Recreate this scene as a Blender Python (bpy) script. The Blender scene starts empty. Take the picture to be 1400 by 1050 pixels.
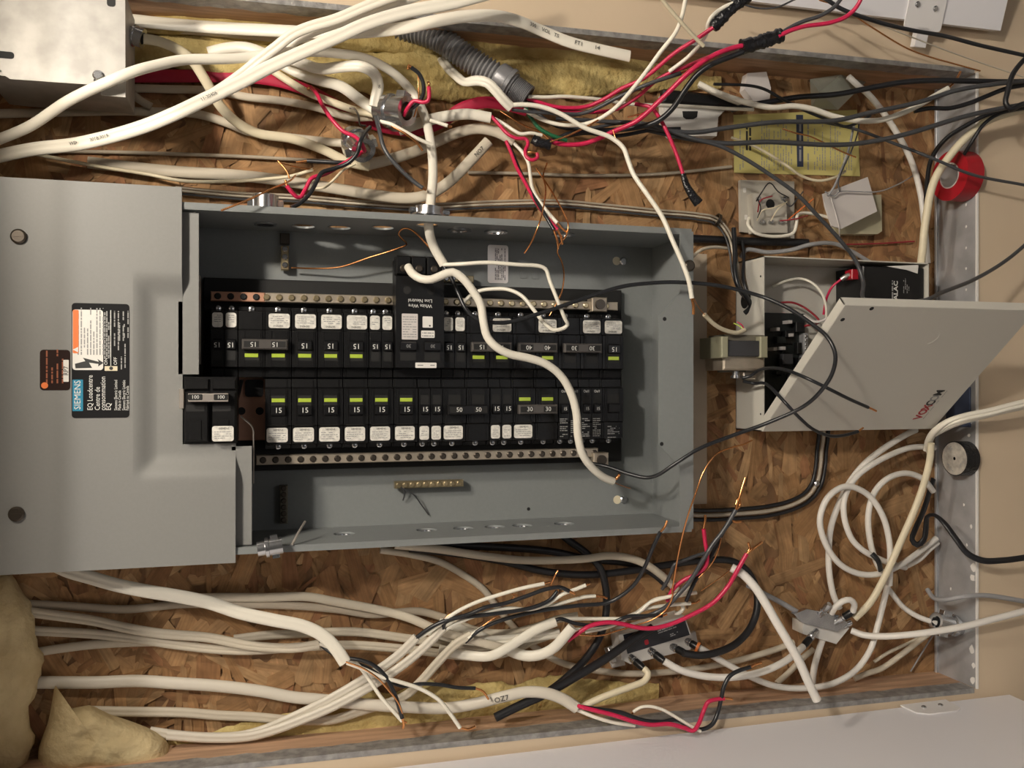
import bpy, math, random
from mathutils import Vector, noise
# ---------------------------------------------------------------- camera, world, lamp, exposure
sc = bpy.context.scene
F_PX, PITCH, DIST = 1212.0, math.radians(15.9), 972.0      # focal length in px of the 1400 px frame, downward pitch, mm to the OSB
CP, SP = math.cos(PITCH), math.sin(PITCH)
cam_data = bpy.data.cameras.new('camera'); cam = bpy.data.objects.new('camera', cam_data)
sc.collection.objects.link(cam); sc.camera = cam
cam_data.sensor_width = 36; cam_data.sensor_fit = 'HORIZONTAL'; cam_data.lens = 36 * F_PX / 1400
cam_data.clip_start = 0.02
from mathutils import Matrix
_r = Vector((0, -SP, -CP)); _u = Vector((1, 0, 0)); _b = -Vector((0, CP, -SP))
cam.matrix_world = Matrix(((_r.x, _u.x, _b.x, 0), (_r.y, _u.y, _b.y, -DIST / 1000), (_r.z, _u.z, _b.z, 1.6), (0, 0, 0, 1)))
sc.view_settings.view_transform = 'Standard'; sc.view_settings.look = 'None'
sc.view_settings.exposure = 0.0; sc.view_settings.gamma = 1.0; sc.view_settings.use_curve_mapping = False
w = bpy.data.worlds.new('world'); sc.world = w; w.use_nodes = True
w.node_tree.nodes['Background'].inputs[0].default_value = (1.0, 0.90, 0.80, 1)
w.node_tree.nodes['Background'].inputs[1].default_value = 0.045
def lamp(name, loc, power, radius, col):
    l = bpy.data.lights.new(name, 'POINT'); l.energy = power; l.shadow_soft_size = radius; l.color = col
    o = bpy.data.objects.new(name, l); o.location = loc; sc.collection.objects.link(o)
lamp('ceiling_bulb', (0.72, -1.60, 2.66), 66, 0.05, (1.0, 0.92, 0.82))
lamp('work_lamp', (0.34, -0.56, 1.99), 13, 0.025, (1.0, 0.89, 0.74))
lamp('room_lamp', (0.2, -1.9, 0.7), 5, 0.25, (0.96, 0.96, 1.0))  # soft cool fill, added to brighten the lower wall; no such fixture
# ---------------------------------------------------------------- coordinates: a = mm down the wall from camera height, b = mm to the right, h = mm out from the OSB
def P(a, b, h): return Vector((b / 1000, -h / 1000, 1.6 - a / 1000))
def q(x, y, h=0.0):
    u = (x - 700) / F_PX; v = (525 - y) / F_PX; d = DIST - h; k = CP - u * SP
    return (d * (SP + u * CP) / k, d * v / k, h)
def at(x, y, h=0.0): return P(*q(x, y, h))
def onb(x, y, b):                                         # where the sight line meets the plane of constant b
    v = (525 - y) / F_PX; u = (x - 700) / F_PX
    d = b * (CP - u * SP) / v
    return q(x, y, DIST - d)
class Fr:
    def __init__(s, o, u, v, n): s.o, s.u, s.v, s.n = Vector(o), Vector(u), Vector(v), Vector(n)
    def p(s, x, y, z=0.0): return s.o + (s.u * x + s.v * y + s.n * z) / 1000
    def sub(s, x, y, z=0, ang=0):
        c, k = math.cos(math.radians(ang)), math.sin(math.radians(ang))
        return Fr(s.p(x, y, z), s.u * c + s.v * k, s.v * c - s.u * k, s.n)
IMG = Fr((0, 0, 1.6), (0, 0, -1), (1, 0, 0), (0, -1, 0))    # x = a, y = b, z = h
def frame_at(a, b, h, ang=0): return IMG.sub(a, b, h, ang)
# ---------------------------------------------------------------- materials
MATS = {}
def nd(nt, t, **kw):
    n = nt.nodes.new(t)
    for k, v in kw.items(): setattr(n, k, v)
    return n
def mat(name, col, rough=0.5, metal=0.0, var=0.0, scale=30.0, bump=0.0, bscale=200.0, col2=None, stretch=None, spec=0.5, coat=0.0):
    m = bpy.data.materials.new(name); m.use_nodes = True; nt = m.node_tree; b = nt.nodes['Principled BSDF']
    b.inputs['Roughness'].default_value = rough; b.inputs['Metallic'].default_value = metal
    b.inputs['Specular IOR Level'].default_value = spec; b.inputs['Coat Weight'].default_value = coat
    c4 = (*col, 1); b.inputs['Base Color'].default_value = c4
    tc = nd(nt, 'ShaderNodeTexCoord'); vec = tc.outputs['Object']
    if stretch:
        mp = nd(nt, 'ShaderNodeMapping'); mp.inputs['Scale'].default_value = stretch
        nt.links.new(vec, mp.inputs['Vector']); vec = mp.outputs[0]
    if var or col2:
        n = nd(nt, 'ShaderNodeTexNoise'); n.inputs['Scale'].default_value = scale; n.inputs['Detail'].default_value = 5
        nt.links.new(vec, n.inputs['Vector'])
        r = nd(nt, 'ShaderNodeValToRGB'); c2 = col2 or tuple(x * (1 - var) for x in col)
        r.color_ramp.elements[0].position = 0.35; r.color_ramp.elements[1].position = 0.65
        r.color_ramp.elements[0].color = (*c2, 1); r.color_ramp.elements[1].color = c4
        nt.links.new(n.outputs['Fac'], r.inputs['Fac']); nt.links.new(r.outputs['Color'], b.inputs['Base Color'])
    if bump:
        n2 = nd(nt, 'ShaderNodeTexNoise'); n2.inputs['Scale'].default_value = bscale; n2.inputs['Detail'].default_value = 4
        nt.links.new(vec, n2.inputs['Vector'])
        bp = nd(nt, 'ShaderNodeBump'); bp.inputs['Strength'].default_value = bump; bp.inputs['Distance'].default_value = 0.004
        nt.links.new(n2.outputs['Fac'], bp.inputs['Height']); nt.links.new(bp.outputs[0], b.inputs['Normal'])
    MATS[name] = m; return m
mat('drywall', (0.66, 0.53, 0.38), 0.75, var=0.06, scale=6, bump=0.05, bscale=120)
mat('jamb', (0.74, 0.62, 0.42), 0.6, var=0.05, scale=8)
mat('door_white', (0.84, 0.83, 0.87), 0.42)
mat('hinge_white', (0.82, 0.80, 0.80), 0.3)
mat('stud', (0.60, 0.38, 0.24), 0.7, var=0.35, scale=18, bump=0.15, bscale=60, stretch=(8, 8, 0.6))
mat('galv', (0.49, 0.50, 0.52), 0.45, 0.35, var=0.28, scale=25, bump=0.08, bscale=40)
mat('galv_bead', (0.42, 0.41, 0.40), 0.5, 0.4, var=0.4, scale=90, bump=0.3, bscale=180)
mat('plaster', (0.82, 0.80, 0.77), 0.8)
mat('bright_galv', (0.44, 0.425, 0.40), 0.5, 0.4, var=0.25, scale=45)
mat('concrete', (0.35, 0.33, 0.30), 0.8, var=0.2, scale=10)
mat('ceiling', (0.75, 0.72, 0.66), 0.9)
mat('insul', (0.62, 0.50, 0.22), 0.95, col2=(0.46, 0.34, 0.13), scale=40, bump=0.9, bscale=140, spec=0.1)
mat('insul_pale', (0.68, 0.56, 0.33), 0.95, col2=(0.52, 0.40, 0.22), scale=25, bump=0.7, bscale=110, spec=0.1)
mat('panel', (0.22, 0.235, 0.235), 0.42, var=0.04, scale=300)
mat('cover', (0.235, 0.236, 0.228), 0.45, var=0.03, scale=400)
mat('board', (0.50, 0.42, 0.32), 0.8, var=0.1, scale=10)
mat('black', (0.0075, 0.0075, 0.008), 0.36, bump=0.05, bscale=400, spec=0.3)
mat('black2', (0.010, 0.010, 0.011), 0.30, spec=0.35)
mat('black_matte', (0.008, 0.008, 0.008), 0.7)
mat('grey_bar', (0.075, 0.068, 0.064), 0.4)
mat('label', (0.80, 0.78, 0.72), 0.5, var=0.25, scale=260)
mat('white_print', (0.75, 0.75, 0.72), 0.6)
mat('mid_print', (0.34, 0.34, 0.33), 0.6)
mat('grey_print', (0.30, 0.30, 0.30), 0.6)
mat('dark_print', (0.03, 0.03, 0.03), 0.6)
mat('green', (0.42, 0.55, 0.06), 0.35)
mat('copper_bus', (0.62, 0.33, 0.22), 0.42, 0.3, var=0.2, scale=40)
mat('copper', (0.80, 0.36, 0.14), 0.25, 1.0)
mat('brass', (0.60, 0.49, 0.30), 0.30, 0.8, var=0.35, scale=80)
mat('tin', (0.52, 0.45, 0.36), 0.42, 0.6, var=0.2, scale=60)
mat('zinc', (0.62, 0.63, 0.65), 0.22, 0.95, var=0.2, scale=60)
mat('dark_screw', (0.10, 0.085, 0.07), 0.35, 0.8)
mat('silver', (0.72, 0.66, 0.60), 0.32, 0.8)
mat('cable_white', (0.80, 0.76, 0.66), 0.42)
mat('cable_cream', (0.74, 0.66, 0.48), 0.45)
mat('cable_cream2', (0.66, 0.61, 0.52), 0.45)  # white sheath darkened to imitate the weaker light at lower left
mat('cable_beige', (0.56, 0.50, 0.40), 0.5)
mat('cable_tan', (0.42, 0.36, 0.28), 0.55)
mat('coax', (0.78, 0.75, 0.70), 0.35)
mat('wire_white', (0.85, 0.81, 0.70), 0.4)
mat('wire_black', (0.016, 0.017, 0.020), 0.32)
mat('wire_grey', (0.055, 0.057, 0.062), 0.35)
mat('cord_black', (0.010, 0.010, 0.012), 0.42)
mat('red', (0.56, 0.016, 0.075), 0.35)
mat('red_sheath', (0.42, 0.012, 0.05), 0.5)
mat('red_tape', (0.38, 0.008, 0.018), 0.35)
mat('green_wire', (0.01, 0.11, 0.045), 0.4)
mat('grey_cable', (0.32, 0.32, 0.33), 0.45)
mat('conduit', (0.26, 0.26, 0.265), 0.40, 0.15)
mat('conduit_fit', (0.20, 0.20, 0.21), 0.35, 0.2)
mat('tape_black', (0.010, 0.010, 0.012), 0.22, bump=0.4, bscale=250)
mat('beige_metal', (0.62, 0.60, 0.54), 0.42)
mat('beige_in', (0.33, 0.30, 0.25), 0.6)
mat('pcb', (0.012, 0.016, 0.016), 0.5)
mat('yellow_paper', (0.68, 0.60, 0.22), 0.7, var=0.06, scale=20)
mat('blue_bar', (0.035, 0.045, 0.085), 0.6)
mat('orange', (0.80, 0.20, 0.05), 0.5)
mat('siemens_blue', (0.015, 0.22, 0.36), 0.5)
mat('label_white', (0.78, 0.76, 0.72), 0.55)
mat('label_black', (0.010, 0.010, 0.011), 0.6, spec=0.15)
mat('label_brown', (0.022, 0.010, 0.008), 0.6, spec=0.15)
mat('rust_print', (0.30, 0.09, 0.04), 0.6)
mat('core', (0.045, 0.045, 0.05), 0.5)
mat('bobbin', (0.30, 0.29, 0.20), 0.6)
mat('wind', (0.16, 0.145, 0.11), 0.65)
mat('plate_white', (0.70, 0.68, 0.64), 0.5)
mat('jack', (0.47, 0.44, 0.38), 0.55)
mat('card', (0.62, 0.58, 0.56), 0.6)
mat('jack2', (0.44, 0.41, 0.28), 0.6)
mat('foil', (0.42, 0.44, 0.38), 0.3, 0.6, bump=0.5, bscale=60)
mat('orange_ring', (0.65, 0.18, 0.04), 0.5)
mat('clear', (0.55, 0.53, 0.50), 0.3)
mat('tape_core', (0.52, 0.48, 0.42), 0.6, var=0.4, scale=120)
mat('blue_metal', (0.10, 0.13, 0.22), 0.4, 0.4)
mat('amp_label', (0.014, 0.015, 0.020), 0.3)
mat('redbrown', (0.30, 0.02, 0.03), 0.5)
# OSB: base and strand material (strand tint comes with each strand)
m = mat('osb_base', (0.26, 0.14, 0.065), 0.85, var=0.3, scale=40)
def osb_mat():
    m = bpy.data.materials.new('osb_strand'); m.use_nodes = True; nt = m.node_tree; b = nt.nodes['Principled BSDF']
    b.inputs['Roughness'].default_value = 0.72; b.inputs['Specular IOR Level'].default_value = 0.25
    at_ = nd(nt, 'ShaderNodeAttribute', attribute_name='tint'); uv = nd(nt, 'ShaderNodeUVMap')
    mp = nd(nt, 'ShaderNodeMapping'); mp.inputs['Scale'].default_value = (14, 420, 1); nt.links.new(uv.outputs[0], mp.inputs[0])
    n = nd(nt, 'ShaderNodeTexNoise'); n.inputs['Scale'].default_value = 1.0; n.inputs['Detail'].default_value = 3
    nt.links.new(mp.outputs[0], n.inputs['Vector'])
    n2 = nd(nt, 'ShaderNodeTexNoise'); n2.inputs['Scale'].default_value = 55.0; n2.inputs['Detail'].default_value = 3
    nt.links.new(uv.outputs[0], n2.inputs['Vector'])
    r = nd(nt, 'ShaderNodeMapRange'); r.inputs[1].default_value = 0.25; r.inputs[2].default_value = 0.75; r.inputs[3].default_value = 0.74; r.inputs[4].default_value = 1.14
    nt.links.new(n.outputs['Fac'], r.inputs[0])
    r2 = nd(nt, 'ShaderNodeMapRange'); r2.inputs[1].default_value = 0.3; r2.inputs[2].default_value = 0.7; r2.inputs[3].default_value = 0.72; r2.inputs[4].default_value = 1.2
    nt.links.new(n2.outputs['Fac'], r2.inputs[0])
    mm = nd(nt, 'ShaderNodeMath', operation='MULTIPLY'); nt.links.new(r.outputs[0], mm.inputs[0]); nt.links.new(r2.outputs[0], mm.inputs[1])
    mx = nd(nt, 'ShaderNodeVectorMath', operation='SCALE'); nt.links.new(at_.outputs['Color'], mx.inputs[0]); nt.links.new(mm.outputs[0], mx.inputs['Scale'])
    nt.links.new(mx.outputs[0], b.inputs['Base Color'])
    bp = nd(nt, 'ShaderNodeBump'); bp.inputs['Strength'].default_value = 0.25; bp.inputs['Distance'].default_value = 0.001
    nt.links.new(n.outputs['Fac'], bp.inputs['Height']); nt.links.new(bp.outputs[0], b.inputs['Normal'])
    MATS['osb_strand'] = m
osb_mat()
# ---------------------------------------------------------------- mesh helpers
LOC = {}
class MB:
    def __init__(s): s.v = []; s.f = []
    def add(s, v, f):
        o = len(s.v); s.v += [Vector(x) for x in v]; s.f += [[i + o for i in g] for g in f]; return s
    def box(s, fr, x0, x1, y0, y1, z0, z1, c=0.0):
        if c <= 0:
            v = [fr.p(x, y, z) for z in (z0, z1) for x, y in ((x0, y0), (x1, y0), (x1, y1), (x0, y1))]
            return s.add(v, [[3, 2, 1, 0], [4, 5, 6, 7], [0, 1, 5, 4], [1, 2, 6, 5], [2, 3, 7, 6], [3, 0, 4, 7]])
        v = [fr.p(x, y, z0) for x, y in ((x0, y0), (x1, y0), (x1, y1), (x0, y1))]
        v += [fr.p(x, y, z1 - c) for x, y in ((x0, y0), (x1, y0), (x1, y1), (x0, y1))]
        v += [fr.p(x, y, z1) for x, y in ((x0 + c, y0 + c), (x1 - c, y0 + c), (x1 - c, y1 - c), (x0 + c, y1 - c))]
        f = [[3, 2, 1, 0], [8, 9, 10, 11]]
        for k in (0, 4):
            for i in range(4): j = (i + 1) % 4; f.append([k + i, k + j, k + 4 + j, k + 4 + i])
        return s.add(v, f)
    def prism(s, fr, poly, z0, z1, inset=0.0):
        n = len(poly)
        ar = sum(poly[i][0] * poly[(i + 1) % n][1] - poly[(i + 1) % n][0] * poly[i][1] for i in range(n))
        if ar < 0: poly = poly[::-1]
        v = [fr.p(x, y, z0) for x, y in poly] + [fr.p(x, y, z1) for x, y in poly]
        f = [list(range(n))[::-1], list(range(n, 2 * n))]
        f += [[i, (i + 1) % n, n + (i + 1) % n, n + i] for i in range(n)]
        return s.add(v, f)
    def rrect(s, fr, cx, cy, w_, h_, r, z0, z1, n=4):
        return s.prism(fr, rr(cx, cy, w_, h_, r, n), z0, z1)
    def lathe(s, fr, cx, cy, prof, n=20):                  # prof: (radius, z) from bottom to top
        v = []; f = []
        for r, z in prof:
            for i in range(n):
                t = 2 * math.pi * i / n; v.append(fr.p(cx + r * math.cos(t), cy + r * math.sin(t), z))
        for k in range(len(prof) - 1):
            for i in range(n):
                j = (i + 1) % n; f.append([k * n + i, k * n + j, (k + 1) * n + j, (k + 1) * n + i])
        f.append(list(range(n))[::-1]); f.append([(len(prof) - 1) * n + i for i in range(n)])
        return s.add(v, f)
    def ring(s, fr, cx, cy, r0, r1, z0, z1, n=28):          # washer
        v = []; f = []
        for r, z in ((r0, z0), (r1, z0), (r1, z1), (r0, z1)):
            for i in range(n):
                t = 2 * math.pi * i / n; v.append(fr.p(cx + r * math.cos(t), cy + r * math.sin(t), z))
        for k in range(4):
            for i in range(n):
                j = (i + 1) % n; k2 = (k + 1) % 4
                f.append([k * n + i, k * n + j, k2 * n + j, k2 * n + i])
        return s.add(v, f)
    def tube(s, pts, w_, t_=None, sides=10, groove=0.0, rad=None, ref=Vector((0, -1, 0))):
        t_ = t_ or w_; n = len(pts); prev = None; v = []; f = []
        for i in range(n):
            T = (pts[min(i + 1, n - 1)] - pts[max(i - 1, 0)])
            if T.length < 1e-9: T = Vector((0, 0, 1))
            T.normalize(); B = T.cross(ref)
            if B.length < 0.25 and prev is not None: B = prev - T * prev.dot(T)
            if B.length < 1e-4: B = T.cross(Vector((1, 0, 0)))
            B.normalize()
            if prev is not None:
                if B.dot(prev) < 0: B = -B
                B = (B + prev * 0.6); B -= T * B.dot(T); B.normalize()
            prev = B; N = B.cross(T); k = rad[i] if rad else 1.0
            for j in range(sides):
                a = 2 * math.pi * j / sides; cx = math.cos(a); cy = math.sin(a)
                g = 1 - groove * math.exp(-(cx / 0.22) ** 2) if groove else 1.0
                v.append(pts[i] + (B * (cx * w_ / 2) + N * (cy * t_ / 2 * g)) * (k / 1000))
        for i in range(n - 1):
            for j in range(sides):
                l = (j + 1) % sides; f.append([i * sides + j, i * sides + l, (i + 1) * sides + l, (i + 1) * sides + j])
        f.append(list(range(sides))[::-1]); f.append([(n - 1) * sides + j for j in range(sides)])
        return s.add(v, f)
    def build(s, name, m, parent=None, smooth=40, base=None):
        if parent is None:
            o3 = Vector(base) if base is not None else sum(s.v, Vector()) / len(s.v)
        else:
            o3 = LOC[parent.name]
        me = bpy.data.meshes.new(name); me.from_pydata([x - o3 for x in s.v], [], s.f); me.materials.append(MATS[m])
        if smooth:
            me.shade_smooth(); me.set_sharp_from_angle(angle=math.radians(smooth))
        ob = bpy.data.objects.new(name, me); sc.collection.objects.link(ob); LOC[ob.name] = o3
        if parent is None: ob.location = o3
        else: ob.parent = parent
        return ob
def rr(cx, cy, w_, h_, r, n=4):
    o = []
    for qx, qy, a0 in ((1, 1, 0), (-1, 1, 90), (-1, -1, 180), (1, -1, 270)):
        for i in range(n + 1):
            t = math.radians(a0 + 90 * i / n)
            o.append((cx + qx * (w_ / 2 - r) + r * math.cos(t), cy + qy * (h_ / 2 - r) + r * math.sin(t)))
    return o
def tag(o, label=None, cat=None, group=None, kind=None):
    if label: o['label'] = label
    if cat: o['category'] = cat
    if group: o['group'] = group
    if kind: o['kind'] = kind
    return o
def thing(name, loc, label, cat, group=None):
    o = bpy.data.objects.new(name, None); o.empty_display_size = 0.02; sc.collection.objects.link(o)
    o.location = loc; LOC[o.name] = Vector(loc); return tag(o, label, cat, group)
def struct(name, mb, m, smooth=30): return tag(mb.build(name, m, None, smooth), kind='structure')
def text(parent, name, s, m, fr, size, z=0.3, align='CENTER', depth=0.12, sx=1.0, spacing=1.0, bold=0.0):
    cu = bpy.data.curves.new(name, 'FONT'); cu.body = s; cu.size = size / 1000; cu.extrude = depth / 2000
    cu.align_x = align; cu.align_y = 'CENTER'; cu.resolution_u = 2; cu.offset = bold / 1000; cu.space_line = spacing
    tmp = bpy.data.objects.new(name + '_tmp', cu); sc.collection.objects.link(tmp)
    me0 = bpy.data.meshes.new_from_object(tmp); bpy.data.objects.remove(tmp)
    mb = MB(); mb.add([fr.p(v.co.x * 1000 * sx, v.co.y * 1000, z + v.co.z * 1000) for v in me0.vertices], [list(p.vertices) for p in me0.polygons])
    bpy.data.meshes.remove(me0); bpy.data.curves.remove(cu)
    return mb.build(name, m, parent, smooth=0)
def dashes(mb, fr, x0, x1, y0, y1, lines, z, rng, thick=0.45, fill=0.9):
    for i in range(lines):
        y = y1 - (i + 0.5) * (y1 - y0) / lines; x = x0; th = (y1 - y0) / lines * thick
        end = x1 if rng.random() < 0.7 else x0 + (x1 - x0) * rng.uniform(0.4, 0.9)
        while x < end - 0.3:
            l = min(rng.uniform(0.6, 2.6) * th * 2.2, end - x)
            if rng.random() < fill: mb.box(fr, x, x + l, y - th / 2, y + th / 2, z, z + 0.08)
            x += l + th * 0.7
    return mb
def spline(pts, step=4.0):
    n = len(pts)
    if n == 2: pts = [pts[0], (pts[0] + pts[1]) / 2, pts[1]]; n = 3
    ext = [pts[0] * 2 - pts[1]] + pts + [pts[-1] * 2 - pts[-2]]; out = []
    for i in range(1, n):
        p0, p1, p2, p3 = ext[i - 1], ext[i], ext[i + 1], ext[i + 2]
        d1 = max((p1 - p0).length, 1e-5) ** .5; d2 = max((p2 - p1).length, 1e-5) ** .5; d3 = max((p3 - p2).length, 1e-5) ** .5
        m1 = (p2 - p1) + d2 * ((p1 - p0) / d1 - (p2 - p0) / (d1 + d2)); m2 = (p2 - p1) + d2 * ((p3 - p2) / d3 - (p3 - p1) / (d2 + d3))
        k = max(2, int((p2 - p1).length * 1000 / step))
        for j in range(k):
            t = j / k
            out.append(p1 * (2 * t**3 - 3 * t**2 + 1) + m1 * (t**3 - 2 * t**2 + t) + p2 * (-2 * t**3 + 3 * t**2) + m2 * (t**3 - t**2))
    out.append(pts[-1]); return out
def path(s):                                              # "x,y,h x,y x,y,h": picture point and mm off the OSB; h is interpolated where left out
    raw = [[float(t) for t in k.split(',')] for k in s.split()]; hs = [r[2] if len(r) > 2 else None for r in raw]; n = len(raw)
    if hs[0] is None: hs[0] = 20
    known = [i for i in range(n) if hs[i] is not None]
    for i in range(n):
        if hs[i] is None:
            lo = max(k for k in known if k < i); hi = [k for k in known if k > i]
            hs[i] = hs[lo] if not hi else hs[lo] + (hs[hi[0]] - hs[lo]) * (i - lo) / (hi[0] - lo)
    return [at(r[0], r[1], h) for r, h in zip(raw, hs)]
STRANDS, PRINTS = [], []
def root_of(o):
    while o.parent: o = o.parent
    return o
def strand(name, m, w_, s, parent=None, t_=None, groove=0.0, step=4.0, sides=None):
    pts = spline(path(s), 2.5 if w_ < 6 else step); sd = sides or (24 if groove else 14 if (t_ or w_ > 6) else 8)
    ob = MB().tube(pts, w_, t_, sd, groove).build(name, m, parent, smooth=60, base=pts[0] if parent is None else None)
    STRANDS.append(dict(ob=ob, root=root_of(ob).name, pts=pts, w=w_, t=t_ or w_, sides=sd, groove=groove))
    return ob, pts
def cable(label, m, w_, s, t_=None, groove=0.0, wires=(), name='electrical_cable', cat='cable', group=None, prints=()):
    """prints: (text, fraction along, size)."""
    if not wires and not prints:
        o, _ = strand(name, m, w_, s, None, t_, groove); return tag(o, label, cat, group)
    root = thing(name, path(s)[0], label, cat, group)
    sh, pts = strand('sheath', m, w_, s, root, t_, groove)
    for wn, wm, wd, ws, tip in wires:
        o, _ = strand(wn, wm, wd, ws, root)
        if tip: strand('copper_tip', 'copper', wd * 0.62, tip, o)
    for s_, fr_, sz in prints:
        i = int(fr_ * (len(pts) - 1)); T = (pts[min(i + 3, len(pts) - 1)] - pts[max(i - 3, 0)]).normalized()
        out = Vector((0, -1, 0)); V = out.cross(T).normalized(); N = T.cross(V)
        PRINTS.append((text(sh, 'printing', s_, 'dark_print', Fr(pts[i], T, V, N), sz, z=(t_ or w_) / 2 + 0.9), sh, i))
    return root
def wire(label, m, w_, s, tip=None, name='wire', cat='wire', group=None, tipw=None):
    if not tip:
        o, _ = strand(name, m, w_, s); return tag(o, label, cat, group)
    root = thing(name, path(s)[0], label, cat, group)
    strand('insulation', m, w_, s, root)
    for t in (tip if isinstance(tip, (list, tuple)) else [tip]): strand('copper_tip', 'copper', tipw or w_ * 0.6, t, root)
    return root
def screw_head(mb, fr, x, y, z, r, n=12):
    mb.lathe(fr, x, y, [(r, z), (r, z + r * 0.35), (r * 0.7, z + r * 0.6)], n)
# ---------------------------------------------------------------- the setting
A_SILL = 855
def b_right(a): return 373 + 0.0148 * (a + 17)
def b_left(a): return -(369 + 0.0102 * (a + 17))
AT, AB = -345, A_SILL                                     # opening, top and bottom
struct('wall_back', MB().box(IMG, -480, 900, -450, 450, -12, 0), 'osb_base')
def strands():
    rng = random.Random(4); v = []; f = []; cols = []; uvs = []; n = 5600
    pal = [((.50, .33, .18), 3), ((.44, .28, .145), 4), ((.39, .235, .115), 4), ((.31, .17, .085), 2.2), ((.35, .175, .095), 1.2), ((.19, .095, .05), .5), ((.56, .39, .22), 1.4)]
    tot = sum(k for _, k in pal)
    for i in range(n):
        ca, cb = rng.uniform(-440, 885), rng.uniform(-440, 440)
        ang = rng.gauss(90, 32) if rng.random() < 0.7 else rng.uniform(0, 180)
        big = rng.random()
        L = rng.uniform(22, 95) * (0.5 if big < .3 else 1); W = rng.uniform(6, 26) * (0.6 if big < .3 else 1); h = 0.15 + i * 0.0005
        c, s_ = math.cos(math.radians(ang)), math.sin(math.radians(ang))
        loc = [(-L / 2 + rng.uniform(0, 5), -W / 2), (L / 2 - rng.uniform(0, 6), -W / 2 * rng.uniform(.6, 1)), (L / 2 + rng.uniform(-3, 4), -W * rng.uniform(-.1, .3)),
               (L / 2 - rng.uniform(0, 9), W / 2 * rng.uniform(.6, 1)), (-L / 2 + rng.uniform(0, 8), W / 2), (-L / 2 - rng.uniform(-2, 4), W * rng.uniform(-.2, .2))]
        o = len(v); r = rng.uniform(0, tot); k = 0
        while r > pal[k][1]: r -= pal[k][1]; k += 1
        j = rng.uniform(.72, .95); mean = (.40, .235, .12); col = tuple((x * .72 + y * .28) * j * g_ for x, y, g_ in zip(pal[k][0], mean, (1.04, .96, .86))) + (1,); ou, ov = rng.uniform(0, 9), rng.uniform(0, 9)
        lift = rng.uniform(-.25, .25) if rng.random() < .3 else 0
        for x, y in loc:
            v.append(P(ca + x * c - y * s_, cb + x * s_ + y * c, h + (lift * (x / L + .5) if lift > 0 else 0))); uvs.append((x / 1000 + ou, y / 1000 + ov)); cols.append(col)
        f.append([o + t for t in range(6)])
    mb = MB(); mb.v = v; mb.f = f; wb = bpy.data.objects['wall_back']
    ob = mb.build('strand', 'osb_strand', wb, smooth=0); me = ob.data
    ca_ = me.color_attributes.new('tint', 'FLOAT_COLOR', 'POINT')
    for i, c in enumerate(cols): ca_.data[i].color = c
    ul = me.uv_layers.new(name='UVMap')
    for lp in me.loops: ul.data[lp.index].uv = uvs[lp.vertex_index]
    tag(ob, 'overlapping wood strands of the board', kind='stuff')
strands()
d = MB()
d.prism(IMG, [(-1160, b_right(-1160)), (1600, b_right(1600)), (1600, 1500), (-1160, 1500)], 57, 72)
d.prism(IMG, [(-1160, b_left(-1160)), (1600, b_left(1600)), (1600, -1500), (-1160, -1500)], 57, 72)
d.prism(IMG, [(AB + 2, b_left(AB)), (1600, b_left(1600)), (1600, b_right(1600)), (AB + 2, b_right(AB))], 57, 72)
d.prism(IMG, [(-1160, b_left(-1160)), (AT, b_left(AT)), (AT, b_right(AT)), (-1160, b_right(-1160))], 57, 72)
struct('wall_front', d, 'drywall')
s1 = MB().prism(IMG, [(-480, b_right(-480)), (900, b_right(900)), (900, b_right(900) + 60), (-480, b_right(-480) + 60)], 0.5, 56.5)
struct('trim_1', s1, 'stud')
s2 = MB().prism(IMG, [(-480, b_left(-480)), (900, b_left(900)), (900, b_left(900) - 60), (-480, b_left(-480) - 60)], 0.5, 56.5)
st2 = struct('trim_2', s2, 'stud')
for k, (sd, fn) in enumerate(((1, b_right), (-1, b_left))):
    bd = MB(); a = -480
    rng = random.Random(k)
    seg = 12
    vs = []; n = int((AB + 480) / seg)
    pts = [(-480 + i * seg) for i in range(n + 1)]; inner = [50 + rng.uniform(-2.5, 2.5) for _ in pts]
    for i in range(n):
        a0, a1 = pts[i], pts[i + 1]
        for_v = [P(a0, fn(a0) - sd * 0.8, inner[i]), P(a1, fn(a1) - sd * 0.8, inner[i + 1]), P(a1, fn(a1) - sd * 0.8, 72.6), P(a0, fn(a0) - sd * 0.8, 72.6),
                 P(a1, fn(a1) + sd * 5, 72.6), P(a0, fn(a0) + sd * 5, 72.6), P(a0, fn(a0), inner[i]), P(a1, fn(a1), inner[i + 1])]
        bd.add(for_v, [[0, 1, 2, 3], [3, 2, 4, 5], [6, 7, 1, 0]])
    struct('trim_%d' % (3 + k), bd, 'galv_bead')
sl = MB().box(IMG, AB, AB + 2, b_left(AB), b_right(AB), 7, 72)
sl.box(IMG, AB - 3, AB + 2, b_left(AB), b_right(AB), 5, 8.5, 0.6)
sill = struct('trim_5', sl, 'galv')
MB().box(IMG, AB - 1, AB + 2, b_left(AB), b_right(AB), 72, 74.0).build('plaster_edge', 'plaster', sill)
rng = random.Random(8)
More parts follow.
